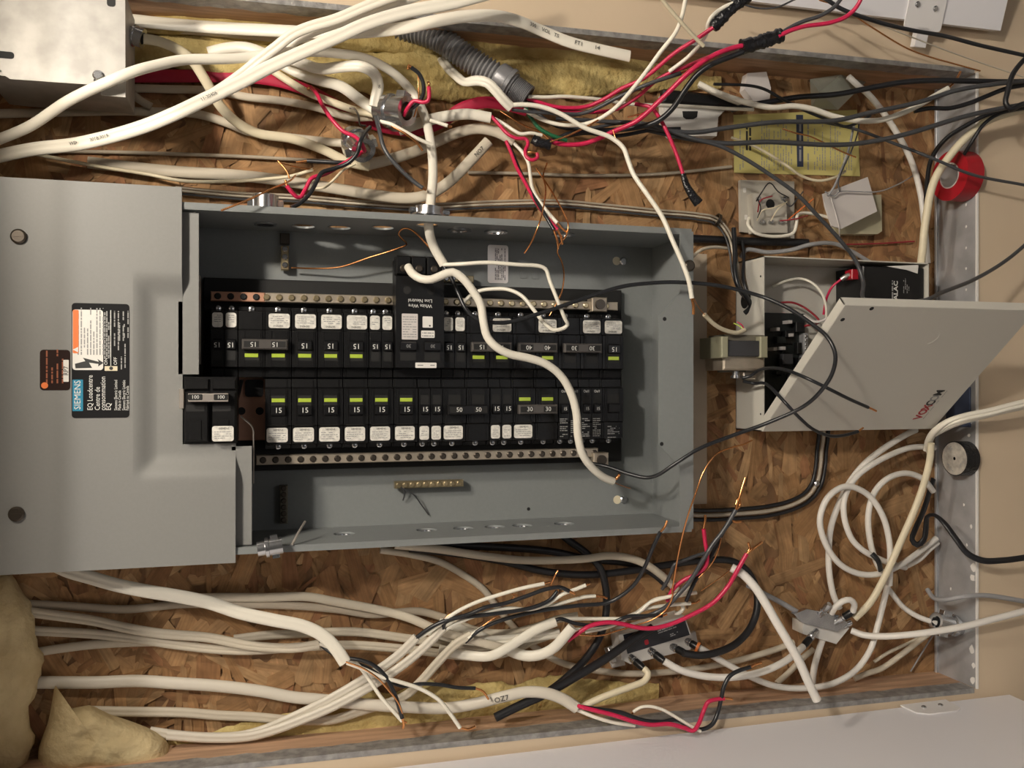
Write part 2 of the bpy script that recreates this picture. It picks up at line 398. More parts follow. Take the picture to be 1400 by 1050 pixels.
for x, y, r in ((1331, 775, 7), (1330, 790, 6), (1329, 888, 6), (1330, 930, 6), (1325, 595, 3), (1328, 720, 3), (1321, 280, 2), (1321, 310, 2), (1321, 339, 2), (1321, 367, 2), (1321, 396, 2), (1322, 745, 2), (1318, 690, 2), (1333, 640, 3), (1331, 910, 4), (1300, 805, 2)):
    u = (x - 700) / F_PX; dep = A_SILL * (CP - u * SP) / (SP + u * CP); h = DIST - dep; a_, b_, h_ = q(x, y, h)
    fr = Fr(P(AB, b_, min(h_, 71)), (1, 0, 0), (0, -1, 0), (0, 0, 1))
    pl = [(r * rng.uniform(.6, 1.1) * math.cos(t * math.pi / 4), .7 * r * rng.uniform(.6, 1.1) * math.sin(t * math.pi / 4)) for t in range(8)]
    MB().prism(fr, pl, 0, 0.5).build('plaster_splash', 'plaster', sill)
struct('floor', MB().box(Fr((0, 0, 0), (1, 0, 0), (0, 1, 0), (0, 0, 1)), -1500, 1500, -3500, -72, -40, 0), 'concrete')
struct('ceiling', MB().box(Fr((0, 0, 0), (1, 0, 0), (0, 1, 0), (0, 0, 1)), -1500, 1500, -3500, -57, 2760, 2800), 'ceiling')
struct('trim_6', MB().box(IMG, -1159, -308, -1500, 1500, 72.5, 350), 'drywall')  # unseen bulkhead, added to cast the shadow edge on the cover
# cabinet doors on both sides of the opening
an = math.radians(91.5)
frL = Fr(P(0, -388, 76), (0, 0, -1), Vector((math.cos(an), -math.sin(an), 0)), Vector((math.sin(an), math.cos(an), 0)))
d1 = struct('door_1', MB().box(frL, -302, q(1380, 944, 76)[0], 0, 420, -16, 0, 1.0), 'door_white')
aL = q(1272, 965, 85)[0]
MB().prism(frL, [(aL - 34, -2), (aL + 32, -2), (aL + 30, 24), (aL + 20, 30), (aL - 20, 30), (aL - 32, 22)], 0.3, 2.0).build('hinge', 'hinge_white', d1)
hs = MB()
for da in (-12, 12): screw_head(hs, frL, aL + da, 12, 2.0, 3)
hs.build('screw', 'zinc', d1)
c_ = q(1368, 42, 92); an = math.radians(18)
frT = Fr(P(0, c_[1], 92), (0, 0, -1), Vector((math.cos(an), -math.sin(an), 0)), Vector((-math.sin(an), -math.cos(an), 0)))
d2 = struct('door_2', MB().prism(frT, [(-302, -14), (c_[0], 0), (c_[0], 420), (-302, 406)], -16, 0), 'door_white')
h0 = q(1262, 20, 92)
hg = MB().rrect(frT, h0[0], 12, 52, 46, 4, 0.3, 2.0); hg.box(frT, h0[0] - 6, h0[0] + 10, -30, -8, -6, 2)
hg = hg.build('hinge', 'hinge_white', d2)
hs = MB(); screw_head(hs, frT, h0[0] - 14, 16, 2, 3.4); screw_head(hs, frT, h0[0] + 12, 14, 2, 3.4); hs.build('screw', 'zinc', d2)
# ---------------------------------------------------------------- insulation
def batt(label, s, rw, rt, m='insul', seed=1, group=None):
    pts = spline(path(s), 7.0); n = len(pts); mb = MB(); sides = 22
    mb.tube(pts, rw, rt, sides)
    for i in range(n):
        e = min(1, 0.35 + 1.6 * min(i, n - 1 - i) / n * 2)
        for j in range(sides):
            k = i * sides + j; p = mb.v[k]; c = pts[i]
            nz = noise.fractal(p * 22 + Vector((seed, 0, 0)), 0.9, 2.1, 4); n2 = noise.noise(p * 7 + Vector((0, seed, 0)))
            mb.v[k] = c + (p - c) * e * (1 + 0.42 * nz + 0.35 * n2)
    return tag(mb.build('insulation_batt', m, smooth=80), label, 'insulation', group)
def pillow(label, poly, h, bulge, m, seed):
    n = len(poly); P0 = spline([Vector((x, y, 0)) for x, y in poly] + [Vector((*poly[0], 0))], 9000)[:-1]; n = len(P0)
    cx = sum(p.x for p in P0) / n; cy = sum(p.y for p in P0) / n; mb = MB(); R = 12; v = []; f = []
    for k in range(R + 1):
        s = 1 - k / R * .97
        for p in P0:
            x, y = cx + (p.x - cx) * s, cy + (p.y - cy) * s; e = math.sqrt(max(0, 1 - s ** 3))
            z = noise.fractal(Vector((x * .018 + seed, y * .018, 0)), 1, 2, 4); v.append(at(x, y, h + bulge * e * (1 + .22 * z) + 1.5 * z))
    for k in range(R):
        for i in range(n): j = (i + 1) % n; f.append([k * n + i, (k + 1) * n + i, (k + 1) * n + j, k * n + j])
    f.append([R * n + i for i in range(n)]); f.append([i for i in range(n)][::-1])
    return tag(mb.add(v, f).build('insulation_batt', m, smooth=60), label, 'insulation')
batt('yellow fibreglass insulation tufts bulging along the stud under the grey conduit', '130,66,6 300,74,8 430,86,8 560,100,8 700,100,8 850,100,8 985,112,5', 50, 16, 'insul', 3)
batt('yellow fibreglass insulation tucked beside the brown stud above the printed cable', '180,36,10 330,38,12 500,52,10 700,58,10 900,80,8', 34, 24, 'insul', 9)
pillow('pale folded insulation sheet in the corner under the panel cover', [(75, 936), (79, 962), (100, 968), (122, 964), (150, 976), (190, 990), (222, 1006), (236, 1032), (230, 1060), (150, 1064), (60, 1062), (52, 1030), (66, 985)], 12, 34, 'insul_pale', 5)
batt('tall pale insulation roll at the edge by the main cables', '0,786,14 4,860,20 2,940,20 6,1075,18', 58, 40, 'insul_pale', 7)
batt('thin yellow insulation layer along the wooden stud behind the three parallel cables', '230,1018,5 350,1006,7 480,990,8 600,966,7 720,958,6 900,948,5', 52, 10, 'insul', 11)
# ---------------------------------------------------------------- load centre enclosure
def holed(mb, fr, x0, x1, y0, y1, holes, z0, z1):
    xs = x0; top = []; cells = []
    def quad(a0, a1):
        if a1 - a0 > 0.01:
            for z, fl in ((z1, 1), (z0, 0)):
                v = [fr.p(a0, y0, z), fr.p(a1, y0, z), fr.p(a1, y1, z), fr.p(a0, y1, z)]
                mb.add(v, [[0, 1, 2, 3] if fl else [3, 2, 1, 0]])
    for cx, cy, r in sorted(holes):
        c = r + 2; quad(xs, cx - c); xs = cx + c
        angs = [2 * math.pi * i / 28 for i in range(28)] + [math.atan2(y - cy, x - cx) % (2 * math.pi) for x in (cx - c, cx + c) for y in (y0, y1)]
        angs = sorted(angs); n = len(angs); ci = []; ou = []
        for t in angs:
            dx, dy = math.cos(t), math.sin(t); ci.append((cx + r * dx, cy + r * dy))
            k = min(c / abs(dx) if abs(dx) > 1e-9 else 1e9, ((y1 - cy) / dy if dy > 1e-9 else ((y0 - cy) / dy if dy < -1e-9 else 1e9)))
            ou.append((cx + k * dx, cy + k * dy))
        v = [fr.p(x, y, z) for z in (z1, z0) for L in (ci, ou) for x, y in L]; f = []
        for i in range(n):
            j = (i + 1) % n
            f += [[i, n + i, n + j, j], [2 * n + j, 3 * n + j, 3 * n + i, 2 * n + i], [j, 2 * n + j, 2 * n + i, i]]
        mb.add(v, f)
    quad(xs, x1)
    v = [fr.p(x, y, z) for z in (z0, z1) for x, y in ((x0, y0), (x1, y0), (x1, y1), (x0, y1))]
    mb.add(v, [[0, 1, 5, 4], [1, 2, 6, 5], [2, 3, 7, 6], [3, 0, 4, 7]])
BL, BR, BT, BB, HF = -155, 163, -228, 450, 102
panel = thing('load_centre', P(BB, 4, 4), 'open grey steel load centre enclosure with knockouts and two rows of breakers', 'electrical panel')
mb = MB(); mb.box(IMG, BT, BB, BL, BR, 3.5, 5)
frR = Fr(P(0, BR, 0), (0, 0, -1), (0, -1, 0), (-1, 0, 0)); frLw = Fr(P(0, BL, 0), (0, 0, -1), (0, -1, 0), (-1, 0, 0))
HR = []
for x, y in ((363, 304), (415, 307), (464, 309), (523, 309), (584, 306), (628, 312), (678, 314), (770, 318)):
    a_, b_, h_ = onb(x, y, BR); HR.append((a_, max(min(h_, 84), 40), 11.2))
HL = []
for x, y in ((465, 722), (575, 719), (625, 718), (668, 717), (706, 716), (765, 715)):
    a_, b_, h_ = onb(x, y, BL); HL.append((a_, 50, 11.0))
holed(mb, frR, BT, BB, 4, HF, HR, 0, 1.5)
holed(mb, frLw, BT, BB, 4, HF, HL, -1.5, 0)
mb.box(IMG, BB - 1.5, BB, BL, BR, 4, HF); mb.box(IMG, BT, BT + 1.5, BL, BR, 4, HF)
mb.box(IMG, BT, BB, BR, BR + 5, HF - 1.4, HF + 0.2); mb.box(IMG, BT, BB, BL - 5, BL, HF - 1.4, HF + 0.2)
enc = mb.build('enclosure', 'panel', panel, 30)
a1, a2 = q(901, 520, 103)[0], q(930, 520, 103)[0]; bt = q(915, 400, 103)[1]; bt2 = q(901, 432, 103)[1]
lip = MB().prism(IMG, [(BB + 2, BL - 2), (BB + 2, BR + 2), (a2, BR + 2), (a2, bt), (a1, bt2), (a1, 8 - bt2), (a2, 8 - bt), (a2, BL - 2)], HF - 1.2, HF + 0.4)
lip = lip.build('end_flange', 'panel', panel, 30)
for x, y in ((905, 607), (909, 436)):
    a_, b_, _ = q(x, y, 103); MB().lathe(IMG, a_, b_, [(2.2, HF + .3), (2.2, HF + .55)], 12).build('screw_hole', 'black_matte', lip)
a_, b_, _ = q(943, 363, 104); s_ = MB(); screw_head(s_, IMG, a_, b_, HF, 6.2, 18); s_.build('screw', 'dark_screw', lip)
for (a_, h_, r) in HL:
    k = MB(); k.ring(frLw, a_, h_, 7.5, 12.5, 0.1, 2.2); k.lathe(frLw, a_ + 1.5, h_ + 1, [(8.6, 0.6), (8.6, 1.6)], 24); k.build('knockout', 'zinc', panel)
for (a_, h_, r) in HR[5:]:
    MB().ring(frR, a_, h_, 8.5, 12.5, 1.6, 3.4).build('knockout_ring', 'zinc', panel)
for (a_, h_, r) in HR[:4]:
    MB().ring(frR, a_, h_, 11.3, 12.3, 1.5, 2.0).build('knockout_ring', 'panel', panel)
for x, y in ((347, 340), (348, 700)):
    a_, b_, _ = q(x, y, 6); MB().ring(IMG, a_, b_, 6, 6.8, 5, 5.5, 20).build('knockout_ring', 'panel', panel)
for x, y, dy in ((852, 357, 0), (853, 683, 0)):
    a_, b_, _ = q(x, y, 6); s_ = MB(); screw_head(s_, IMG, a_, b_, 5, 4.6, 16); s_.build('mounting_screw', 'zinc', panel)
    MB().lathe(IMG, a_ - 8, b_, [(5, 5), (5, 5.3)], 16).build('keyhole', 'cable_cream', panel)
for x, y in ((716, 376), (732, 377)):
    a_, b_, _ = q(x, y, 7); MB().rrect(IMG, a_, b_, 7, 7, 1, 5, 6.2).build('embossed_tab', 'panel', panel)
a_, b_, _ = q(723, 696, 6); MB().lathe(IMG, a_, b_, [(2, 5), (2, 5.2)], 10).build('screw_hole', 'black_matte', panel)
# rating plate
a0, b0, _ = q(681, 361, 6)
rp = MB().rrect(IMG, a0, b0, 24, 43, 3, 5, 5.6).build('rating_plate', 'silver', panel)
dp = MB(); dashes(dp, frame_at(a0, b0, 5.7, 90), -18, 18, -9, 4, 7, 0, random.Random(3)); dp.build('fine_print', 'dark_print', rp, 0)
# bus assembly
A0_SP = 4.0
bus = MB().box(IMG, q(278, 500, 14)[0], q(850, 500, 14)[0], q(500, 640, 14)[1], q(500, 386, 14)[1], 5, 14, 1)
bus = bus.build('bus_base', 'black_matte', panel)
bb = MB().box(IMG, q(296, 500, 20)[0], q(838, 500, 20)[0], -58, 62, 14, 22, 0.6).build('bus_bar', 'copper_bus', panel)
MB().box(IMG, A0_SP, q(846, 517, 40)[0], 5.2, 6.8, 22, 42, .3).build('centre_spine', 'black', panel, 30)
for x, y in ((330, 562), (355, 562)):
    a_, b_, _ = q(x, y, 23); MB().lathe(IMG, a_, b_, [(4, 22), (4, 22.4)], 16).build('stud_hole', 'black_matte', bb)
a_, b_, _ = q(349, 528, 24); MB().rrect(IMG, -5.2, -4.4, 18, 17.6, 3, 22, 27).build('insulator', 'black', bb)
a_, b_, _ = q(333, 528, 24); MB().prism(IMG, [(-19.6, -14), (-15.5, 4.4), (-19.6, 4.4)], 22, 26).build('insulator', 'black', bb)
def term_bar(x0, x1, y, hb, wb, m, scr, pitch, parent, r=3.4, name='terminal_bar', first=None):
    aa, ab = q(x0, y, hb)[0], q(x1, y, hb)[0]; b_ = q((x0 + x1) / 2, y, hb)[1]
    bar = MB().box(IMG, aa, ab, b_ - wb / 2, b_ + wb / 2, hb - 9, hb, 0.8).build(name, m, parent)
    a_ = aa + (first if first else pitch * .55)
    while a_ < ab - 3:
        s_ = MB(); screw_head(s_, IMG, a_, b_, hb - 0.3, r, 10); o = s_.build('terminal_screw', scr, bar); a_ += pitch
    return bar
term_bar(288, 362, 405.5, 40, 9.5, 'copper_bus', 'black_matte', 12.3, panel)
term_bar(362.5, 845, 412.5, 40, 9.5, 'tin', 'brass', 12.3, panel, first=1.5)
term_bar(350, 818, 624, 40, 10, 'tin', 'dark_screw', 12.35, panel)
for x, y in ((821, 416), (823, 629)):
    a_, b_, _ = q(x, y, 48); lg = MB().box(IMG, a_ - 9, a_ + 9, b_ - 8, b_ + 8, 30, 46, 1).build('lug', 'tin', panel)
    s_ = MB(); s_.lathe(IMG, a_, b_, [(5.6, 45), (5.6, 49)], 16); s_.build('terminal_screw', 'dark_screw', lg)
gb = term_bar(540, 634, 662, 20, 7.5, 'brass', 'brass', 7.4, panel, 3.0, 'ground_bar')
gb = term_bar(596, 648, 381, 20, 7.5, 'brass', 'zinc', 7.4, panel, 3.0, 'ground_bar')
def vbar(x, y0, y1, hb, m, scr, n, parent):
    a_ = q(x, y0, hb)[0]; b0, b1 = q(x, y1, hb)[1], q(x, y0, hb)[1]
    bar = MB().box(IMG, a_ - 4, a_ + 4, b0, b1, hb - 9, hb, .8).build('ground_bar', m, parent)
    for i in range(n):
        s_ = MB(); screw_head(s_, IMG, a_, b0 + (i + .6) * (b1 - b0) / n, hb - .2, 3, 10); s_.build('terminal_screw', scr, bar)
    return bar
gbv = vbar(389.5, 336, 369, 18, 'brass', 'zinc', 3, panel)
a_, b_, _ = q(389.5, 326, 12); g = MB().box(IMG, a_ - 5, a_ + 5, b_ - 6, b_ + 6, 5, 10, .8); g.build('bar_foot', 'dark_screw', panel)
vbar(388, 664, 716, 18, 'wind', 'dark_screw', 6, panel)
# wall board strip the enclosure hangs over
tag(MB().box(IMG, 449, q(969, 500, 8)[0], q(955, 690, 8)[1], q(955, 346, 8)[1], 2.8, 3.4 + 0.05).build('backing_board', 'board'), 'thin beige backing strip showing past the bottom of the grey panel', 'board')
# ---------------------------------------------------------------- panel cover
cov = thing('panel_cover', P(-20, 6, HF), 'grey half cover of the load centre with dished centre and black nameplate', 'panel cover')
HC = 105.0
ax1, ax2 = q(248.5, 400, HC)[0], q(322, 700, HC)[0]; bc0 = q(290, 607.5, HC)[1]; bc1 = q(250, 514, HC)[1]; axn = ax2 + 0
ra0, ra1 = q(181, 500, HC)[0], q(214, 500, HC)[0]
rb = [q(240, y, HC)[1] for y in (374, 408, 622, 655)]
As = sorted(set([BT - 8 + i * 4.5 for i in range(200) if BT - 8 + i * 4.5 < ax2] + [ax1, ax2, ra0, ra1])); Bs = sorted(set([-167 + i * 4.35 for i in range(81)] + [bc0, bc1]))
Bs = [b for b in Bs if b <= 181.2]
def hcov(a, b):
    t = min((a - ra0) / (ra1 - ra0), (rb[0] - b) / (rb[0] - rb[1]), (b - rb[3]) / (rb[2] - rb[3])); t = max(0, min(1, t)); t = t * t * (3 - 2 * t)
    return HC - 9 * t
mb = MB(); idx = {}
def vid(i, j):
    if (i, j) not in idx: idx[(i, j)] = len(mb.v); mb.v.append(P(As[i], Bs[j], hcov(As[i], Bs[j])))
    return idx[(i, j)]
edges = {}
for i in range(len(As) - 1):
    for j in range(len(Bs) - 1):
        am, bm_ = (As[i] + As[i + 1]) / 2, (Bs[j] + Bs[j + 1]) / 2
        if am > ax1 and bm_ > bc0: continue
        g = [vid(i, j), vid(i + 1, j), vid(i + 1, j + 1), vid(i, j + 1)]; mb.f.append(g)
        for k in range(4):
            e = (g[k], g[(k + 1) % 4]); r_ = (e[1], e[0])
            if r_ in edges: del edges[r_]
            else: edges[e] = 1
low = {}
for e in list(edges):
    for x in e:
        if x not in low: low[x] = len(mb.v); mb.v.append(mb.v[x] + Vector((0, 0.0032, 0)))
    mb.f.append([e[1], e[0], low[e[0]], low[e[1]]])
plate = mb.build('cover_plate', 'cover', cov, 25)
fl = MB()
fl.box(IMG, ax1 - 4, q(272, 400, 96)[0], q(260, 512, 96)[1], 160, 94.5, 96.0, 0.3)
fl.box(IMG, ax2 - 4, q(344.5, 700, 96)[0], -152.5, q(335, 610, 96)[1], 94.5, 96.0, 0.3)
fl.build('flange', 'cover', cov, 30)
strand('edge_strip', 'silver', 1.4, '273.5,378,80 273.5,498,80', cov, 22)
strand('edge_strip', 'silver', 1.5, '329,569,84 345,584,84 346.5,600,84 346.5,660,84', cov, 18)
for x, y in ((25, 323), (22, 703)):
    a_, b_, _ = q(x, y, 107); s_ = MB(); s_.lathe(IMG, a_, b_, [(6.6, HC), (6.6, HC + 2), (5, HC + 3.6)], 20); s_.box(IMG, a_ - 4, a_ + 4, b_ - .7, b_ + .7, HC + 3.6, HC + 3.9)
    s_.build('screw', 'dark_screw', cov)
def lab(x0, y0, x1, y1, h, m, name, parent, r=2.0, th=0.25):
    A0, B1, _ = q(x0, y0, h); A1, B0, _ = q(x1, y1, h)
    return MB().rrect(IMG, (A0 + A1) / 2, (B0 + B1) / 2, A1 - A0, B1 - B0, r, h - th, h).build(name, m, parent, 0)
def ltxt(parent, s, m, x, y, h, size, ang=90, align='LEFT', name='lettering', sx=1.0, z=0.12):
    a_, b_, _ = q(x, y, h); return text(parent, name, s, m, frame_at(a_, b_, h, ang), size, z=z, align=align, depth=0.1, sx=sx)
H1 = HC + 0.3
np_ = lab(98, 414, 177, 571, H1, 'label_black', 'nameplate', cov, 3)
wl = lab(99, 423, 141, 506, H1 + .25, 'label_white', 'warning_label', np_, 2.5)
lab(99.5, 423.5, 107.5, 483, H1 + .45, 'orange', 'warning_band', np_, 1)
a0, b0, _ = q(103.5, 478, H1 + .5); MB().prism(frame_at(a0, b0, H1 + .5, 90), [(-2.4, -2), (2.4, -2), (0, 2.4)], 0, .12).build('warning_triangle', 'label_white', np_, 0)
rng = random.Random(2)
a0, b0, _ = q(124, 453, H1 + .3); dp = MB(); dashes(dp, frame_at(a0, b0, H1 + .3, 90), -21, 21, -11.5, 11.5, 9, 0, rng, .4); dp.build('fine_print', 'grey_print', np_, 0)
a0, b0, _ = q(120, 496, H1 + .3); fb = frame_at(a0, b0, H1 + .3, 90)
MB().prism(fb, [(-5, 10), (-1, 10.5), (1.5, 2), (4.5, 4), (1, -9), (3.5, -8), (0, -13), (-3.2, -8.5), (-1, -8.8), (.2, -1), (-4.5, -3.5)], 0, .12).build('lightning_arrow', 'dark_print', np_, 0)
lab(99, 519, 113.5, 562, H1 + .25, 'siemens_blue', 'brand_patch', np_, .6)
ltxt(np_, 'SIEMENS', 'white_print', 106.3, 540, H1 + .3, 7.4, align='CENTER', sx=.95)
for s_, x, sz in (('EQ Loadcentre', 123.5, 6.2), ('Centre de', 133.5, 6.2), ('consommation', 141, 6.2), ('EQ', 148.5, 6.2)): ltxt(np_, s_, 'white_print', x, 561, H1 + .1, sz, sx=.82)
for s_, x in (('Siemens Electric Limited', 158.5), ('Made in Canada', 163.5), ('Siemens Electric Limitée', 169.5), ('Fabriqué au Canada', 174.3)): ltxt(np_, s_, 'white_print', x, 561, H1 + .1, 3.7, sx=.75)
for s_, x, y in (('ON', 145, 499), ('OFF', 158, 499)): ltxt(np_, s_, 'white_print', x, y, H1 + .1, 4.0)
for x, y0, y1, n in ((146, 425, 490, 2), (154, 425, 488, 4), (166, 425, 466, 2), (172.5, 425, 462, 2), (166, 470, 505, 1), (171, 470, 503, 1)):
    a0, b0, _ = q(x, (y0 + y1) / 2, H1 + .1); L = abs(q(x, y0, H1)[1] - q(x, y1, H1)[1]) / 2; dp = MB(); dashes(dp, frame_at(a0, b0, H1 + .1, 90), -L, L, -1.6 * n, 1.6 * n, n, 0, rng, .32); dp.build('fine_print', 'mid_print', np_, 0)
lab(143, 500.5, 160.5, 507, H1 + .2, 'cable_cream', 'switch_symbol', np_, .4); a_, b_, _ = q(152, 503.5, H1 + .2); MB().lathe(IMG, a_, b_, [(1.6, H1 + .2), (1.6, H1 + .35)], 12).build('switch_dot', 'dark_print', np_, 0)
strand('arrow_line', 'white_print', .7, '151.5,500,%g 151.5,424,%g' % (H1 + .2, H1 + .2), np_)
bl = lab(54.5, 478, 96, 533.5, H1, 'label_brown', 'permit_sticker', cov, 3)
lab(86.5, 492, 94, 522, H1 + .25, 'label_white', 'code_tag', bl, .5)
ltxt(bl, 'RP7', 'dark_print', 90.5, 507, H1 + .3, 5.6, align='CENTER', sx=.9)
a0, b0, _ = q(74, 504, H1 + .1); dp = MB(); dashes(dp, frame_at(a0, b0, H1 + .1, 90), -13, 17, -9, 8, 4, 0, rng, .3); dp.build('fine_print', 'rust_print', bl, 0)
a_, b_, _ = q(61, 527, H1 + .1); MB().lathe(IMG, a_, b_, [(2.8, H1), (2.8, H1 + .25)], 16).build('round_emblem', 'orange', bl, 0)
# ---------------------------------------------------------------- breakers
A0S, PIT, BC = 18.0, 25.6, 6.0
def bfr(k, n, row):                                        # frame at the middle of the slot span, x = reading direction, y = towards the centre line, z = out
    a_ = A0S + PIT * (k + (n - 1) / 2)
    return IMG.sub(a_, BC, 0, 0 if row == 'lo' else 180)
def body_prof(top):                                        # (y, h)
    return [(-1, 22), (-1, top - 9), (-9, top - 8), (-11, top), (-47, top), (-48.5, top - 2.5), (-66, top - 2.5), (-68, top - 16), (-71.5, top - 17), (-71.5, 22)]
def xprism(mb, fr, x0, x1, prof):                          # prof in (y,z), swept along x
    n = len(prof); v = [fr.p(x0, y, z) for y, z in prof] + [fr.p(x1, y, z) for y, z in prof]
    f = [list(range(n)), list(range(n, 2 * n))[::-1]] + [[(i + 1) % n, i, n + i, n + (i + 1) % n] for i in range(n)]
    mb.add(v, f)
brng = random.Random(12)
def sticker(root, fr, cx, w_, top, brand=True, scribble=None):
    st = MB().rrect(fr, cx, -57, w_, 14.4, 2.4, top - 2.6, top - 2.2).build('label_sticker', 'label', root, 0)
    if brand and w_ > 15: text(st, 'lettering', 'SIEMENS', 'dark_print', fr.sub(cx + 1, -52, top - 2.2), 2.6, z=.1)
    dp = MB(); dashes(dp, fr, cx - w_ / 2 + 2, cx + w_ / 2 - 2, -62.5, -54.2, 4, top - 2.15, brng, .35, .8); dp.build('fine_print', 'grey_print', st, 0)
    if scribble: text(st, 'handwriting', scribble, 'dark_print', fr.sub(cx, -61, top - 2.2), 4, z=.12)
def breaker(row, k, n, rate, label, green=True, bar=False, tandem=False, labels=None, top=60.0, onoff=False, plain=False, group=None, barmat='grey_bar'):
    fr = bfr(k, n, row); root = thing('circuit_breaker', fr.p(0, -37, 22), label, 'breaker', group)
    xs = [(i - (n - 1) / 2) * PIT for i in range(n)]
    mb = MB()
    for x in xs:
        if tandem:
            for s_ in (-1, 1): xprism(mb, fr, x + s_ * 6.3 - 6.0, x + s_ * 6.3 + 6.0, body_prof(top))
            xprism(mb, fr, x - .5, x + .5, body_prof(top - 3))
        else:
            xprism(mb, fr, x - 12.4, x + 12.4, body_prof(top - 1.2)); xprism(mb, fr, x - 10.3, x + 8.6, body_prof(top)); xprism(mb, fr, x - 8.6, x - 7.9, [(-11, top - 1), (-11, top + .7), (-47, top + .7), (-47, top - 1)]); xprism(mb, fr, x + 6.4, x + 7.1, [(-11, top - 1), (-11, top + .7), (-47, top + .7), (-47, top - 1)])
    if n == 2 and not tandem: xprism(mb, fr, -PIT / 2, PIT / 2, body_prof(top - 4))
    mb.build('body', 'black', root, 30)
    hx = [x + s_ * 6.3 for x in xs for s_ in ((-1, 1) if tandem else (0,))]; hw = 4.2 if tandem else 6.8
    for i, x in enumerate(hx):
        # recess with the flag, and the toggle
        MB().box(fr, x - hw, x + hw, -27.5, -17.5, top - 1, top + 0.15).build('handle_slot', 'black_matte', root, 0)
        if green: MB().box(fr, x - 6.4, x + 6.4, -24.2, -20.4, top, top + 0.9, .2).build('trip_flag', 'green', root, 0)
        tg = MB(); xprism(tg, fr, x - hw + .3, x + hw - .3, [(-27, top - 1), (-28.5, top + 3.6), (-36.5, top + 3.2), (-39, top - 1)]); tg = tg.build('toggle', 'black2', root, 30)
        if not onoff: text(tg, 'rating', rate, 'white_print', fr.sub(x, -32.4, top + 3.6), 7.4 if not tandem else 6.8, z=.25)
        else:
            text(root, 'lettering', 'On/1', 'white_print', fr.sub(x, -14, top), 4.2, z=.3, sx=.8)
            text(tg, 'rating', '15', 'white_print', fr.sub(x, -33, top + 3.6), 5, z=.25, sx=.85)
        sm = MB(); sm.lathe(fr, x, -69.2, [(3.0, top - 17), (3.0, top - 14.5), (2.3, top - 14)], 12); sm.build('terminal_screw', 'zinc', root)
    if bar:
        br = MB().box(fr, xs[0] - 9, xs[-1] + 9, -38, -28, top + 3, top + 9, 1.2).build('handle_tie', barmat, root, 30)
        for x in (xs[0], xs[-1]): MB().box(fr, x - 7, x + 7, -36, -30, top + 9, top + 9.15).build('rating_window', 'black_matte', br, 0); text(br, 'rating', rate, 'white_print', fr.sub(x + (3 if x < 0 else -2), -33, top + 9.2), 6.6, z=.2)
    if labels is None: labels = hx if not tandem else hx
    for i, x in enumerate(labels): sticker(root, fr, x - (0 if tandem else 1), 10 if tandem else 20.5, top, not tandem)
    if onoff or plain:
        dp = MB(); wv = 9 if plain else 11
        [dashes(dp, fr, x_ - 5, x_ + 4, -64, -43, 10, top + .05, brng, .4, .8) for x_ in (-6.3, 6.3)] if not plain else dashes(dp, fr, -6, 8, -66, -52, 7, top - 2.4, brng, .4, .7)
        dp.build('fine_print', 'mid_print' if not plain else 'grey_print', root, 0)
    return root
lo_n = ['next to the bare copper gap', 'second from the bare copper gap', 'third from the bare copper gap', 'fourth from the bare copper gap', 'fifth from the bare copper gap', 'sixth from the bare copper gap']
for i in range(6): breaker('lo', i, 1, '15', 'black single 15 breaker with green flag, ' + lo_n[i])
breaker('lo', 6, 1, '15', 'black twin 15 breaker with two narrow labels beside the double 50 breaker', green=False, tandem=True)
breaker('lo', 7, 2, '50', 'black double 50 breaker with one label and no green flag', green=False, bar=True, barmat='black2', labels=[-12.8])
breaker('lo', 9, 1, '15', 'black twin 15 breaker between the double 50 and double 30 breakers', green=False, tandem=True)
breaker('lo', 10, 2, '30', 'black double 30 breaker with two green flags and grey handle tie', bar=True, labels=[-12.8])
breaker('lo', 12, 1, '15', 'black twin breaker with white printed table beside the double 30 breaker', green=False, tandem=True, onoff=True, labels=[])
breaker('lo', 13, 1, '15', 'black twin breaker with white printed table beside the all-black breaker', green=False, tandem=True, onoff=True, labels=[])
breaker('lo', 14, 1, '', 'all-black single breaker with faint grey print, last of its row', green=False, labels=[], plain=True)
breaker('up', -2, 1, '15', 'black twin 15 breaker at the end of the row next to the cover', green=False, tandem=True)
breaker('up', -1, 2, '15', 'black double 15 breaker tied together beside the end twin breaker', bar=True, labels=[-12.8])
for i, s_ in enumerate(('next to the tied double 15', 'second from the tied double 15', 'third from the tied double 15')):
    breaker('up', 1 + i, 1, '15', 'black single 15 breaker facing down, ' + s_)
breaker('up', 4, 1, '15', 'black twin 15 breaker touching the tall white wire breaker on the cover side', green=False, tandem=True)
breaker('up', 7, 1, '15', 'black twin 15 breaker between tall white wire breaker and thick white pigtail', green=False, tandem=True)
breaker('up', 8, 2, '15', 'black double 15 breaker crossed by the thick white pigtail', bar=True, labels=[-12.8])
breaker('up', 10, 2, '40', 'black double 40 breaker behind the bent white wire', bar=True, labels=[-12.8])
breaker('up', 12, 2, '30', 'black double 30 breaker beside the last single of its row', green=False, bar=True, labels=[-12.8])
breaker('up', 14, 1, '15', 'black single 15 breaker with green flag at the far end beside the brass lug')
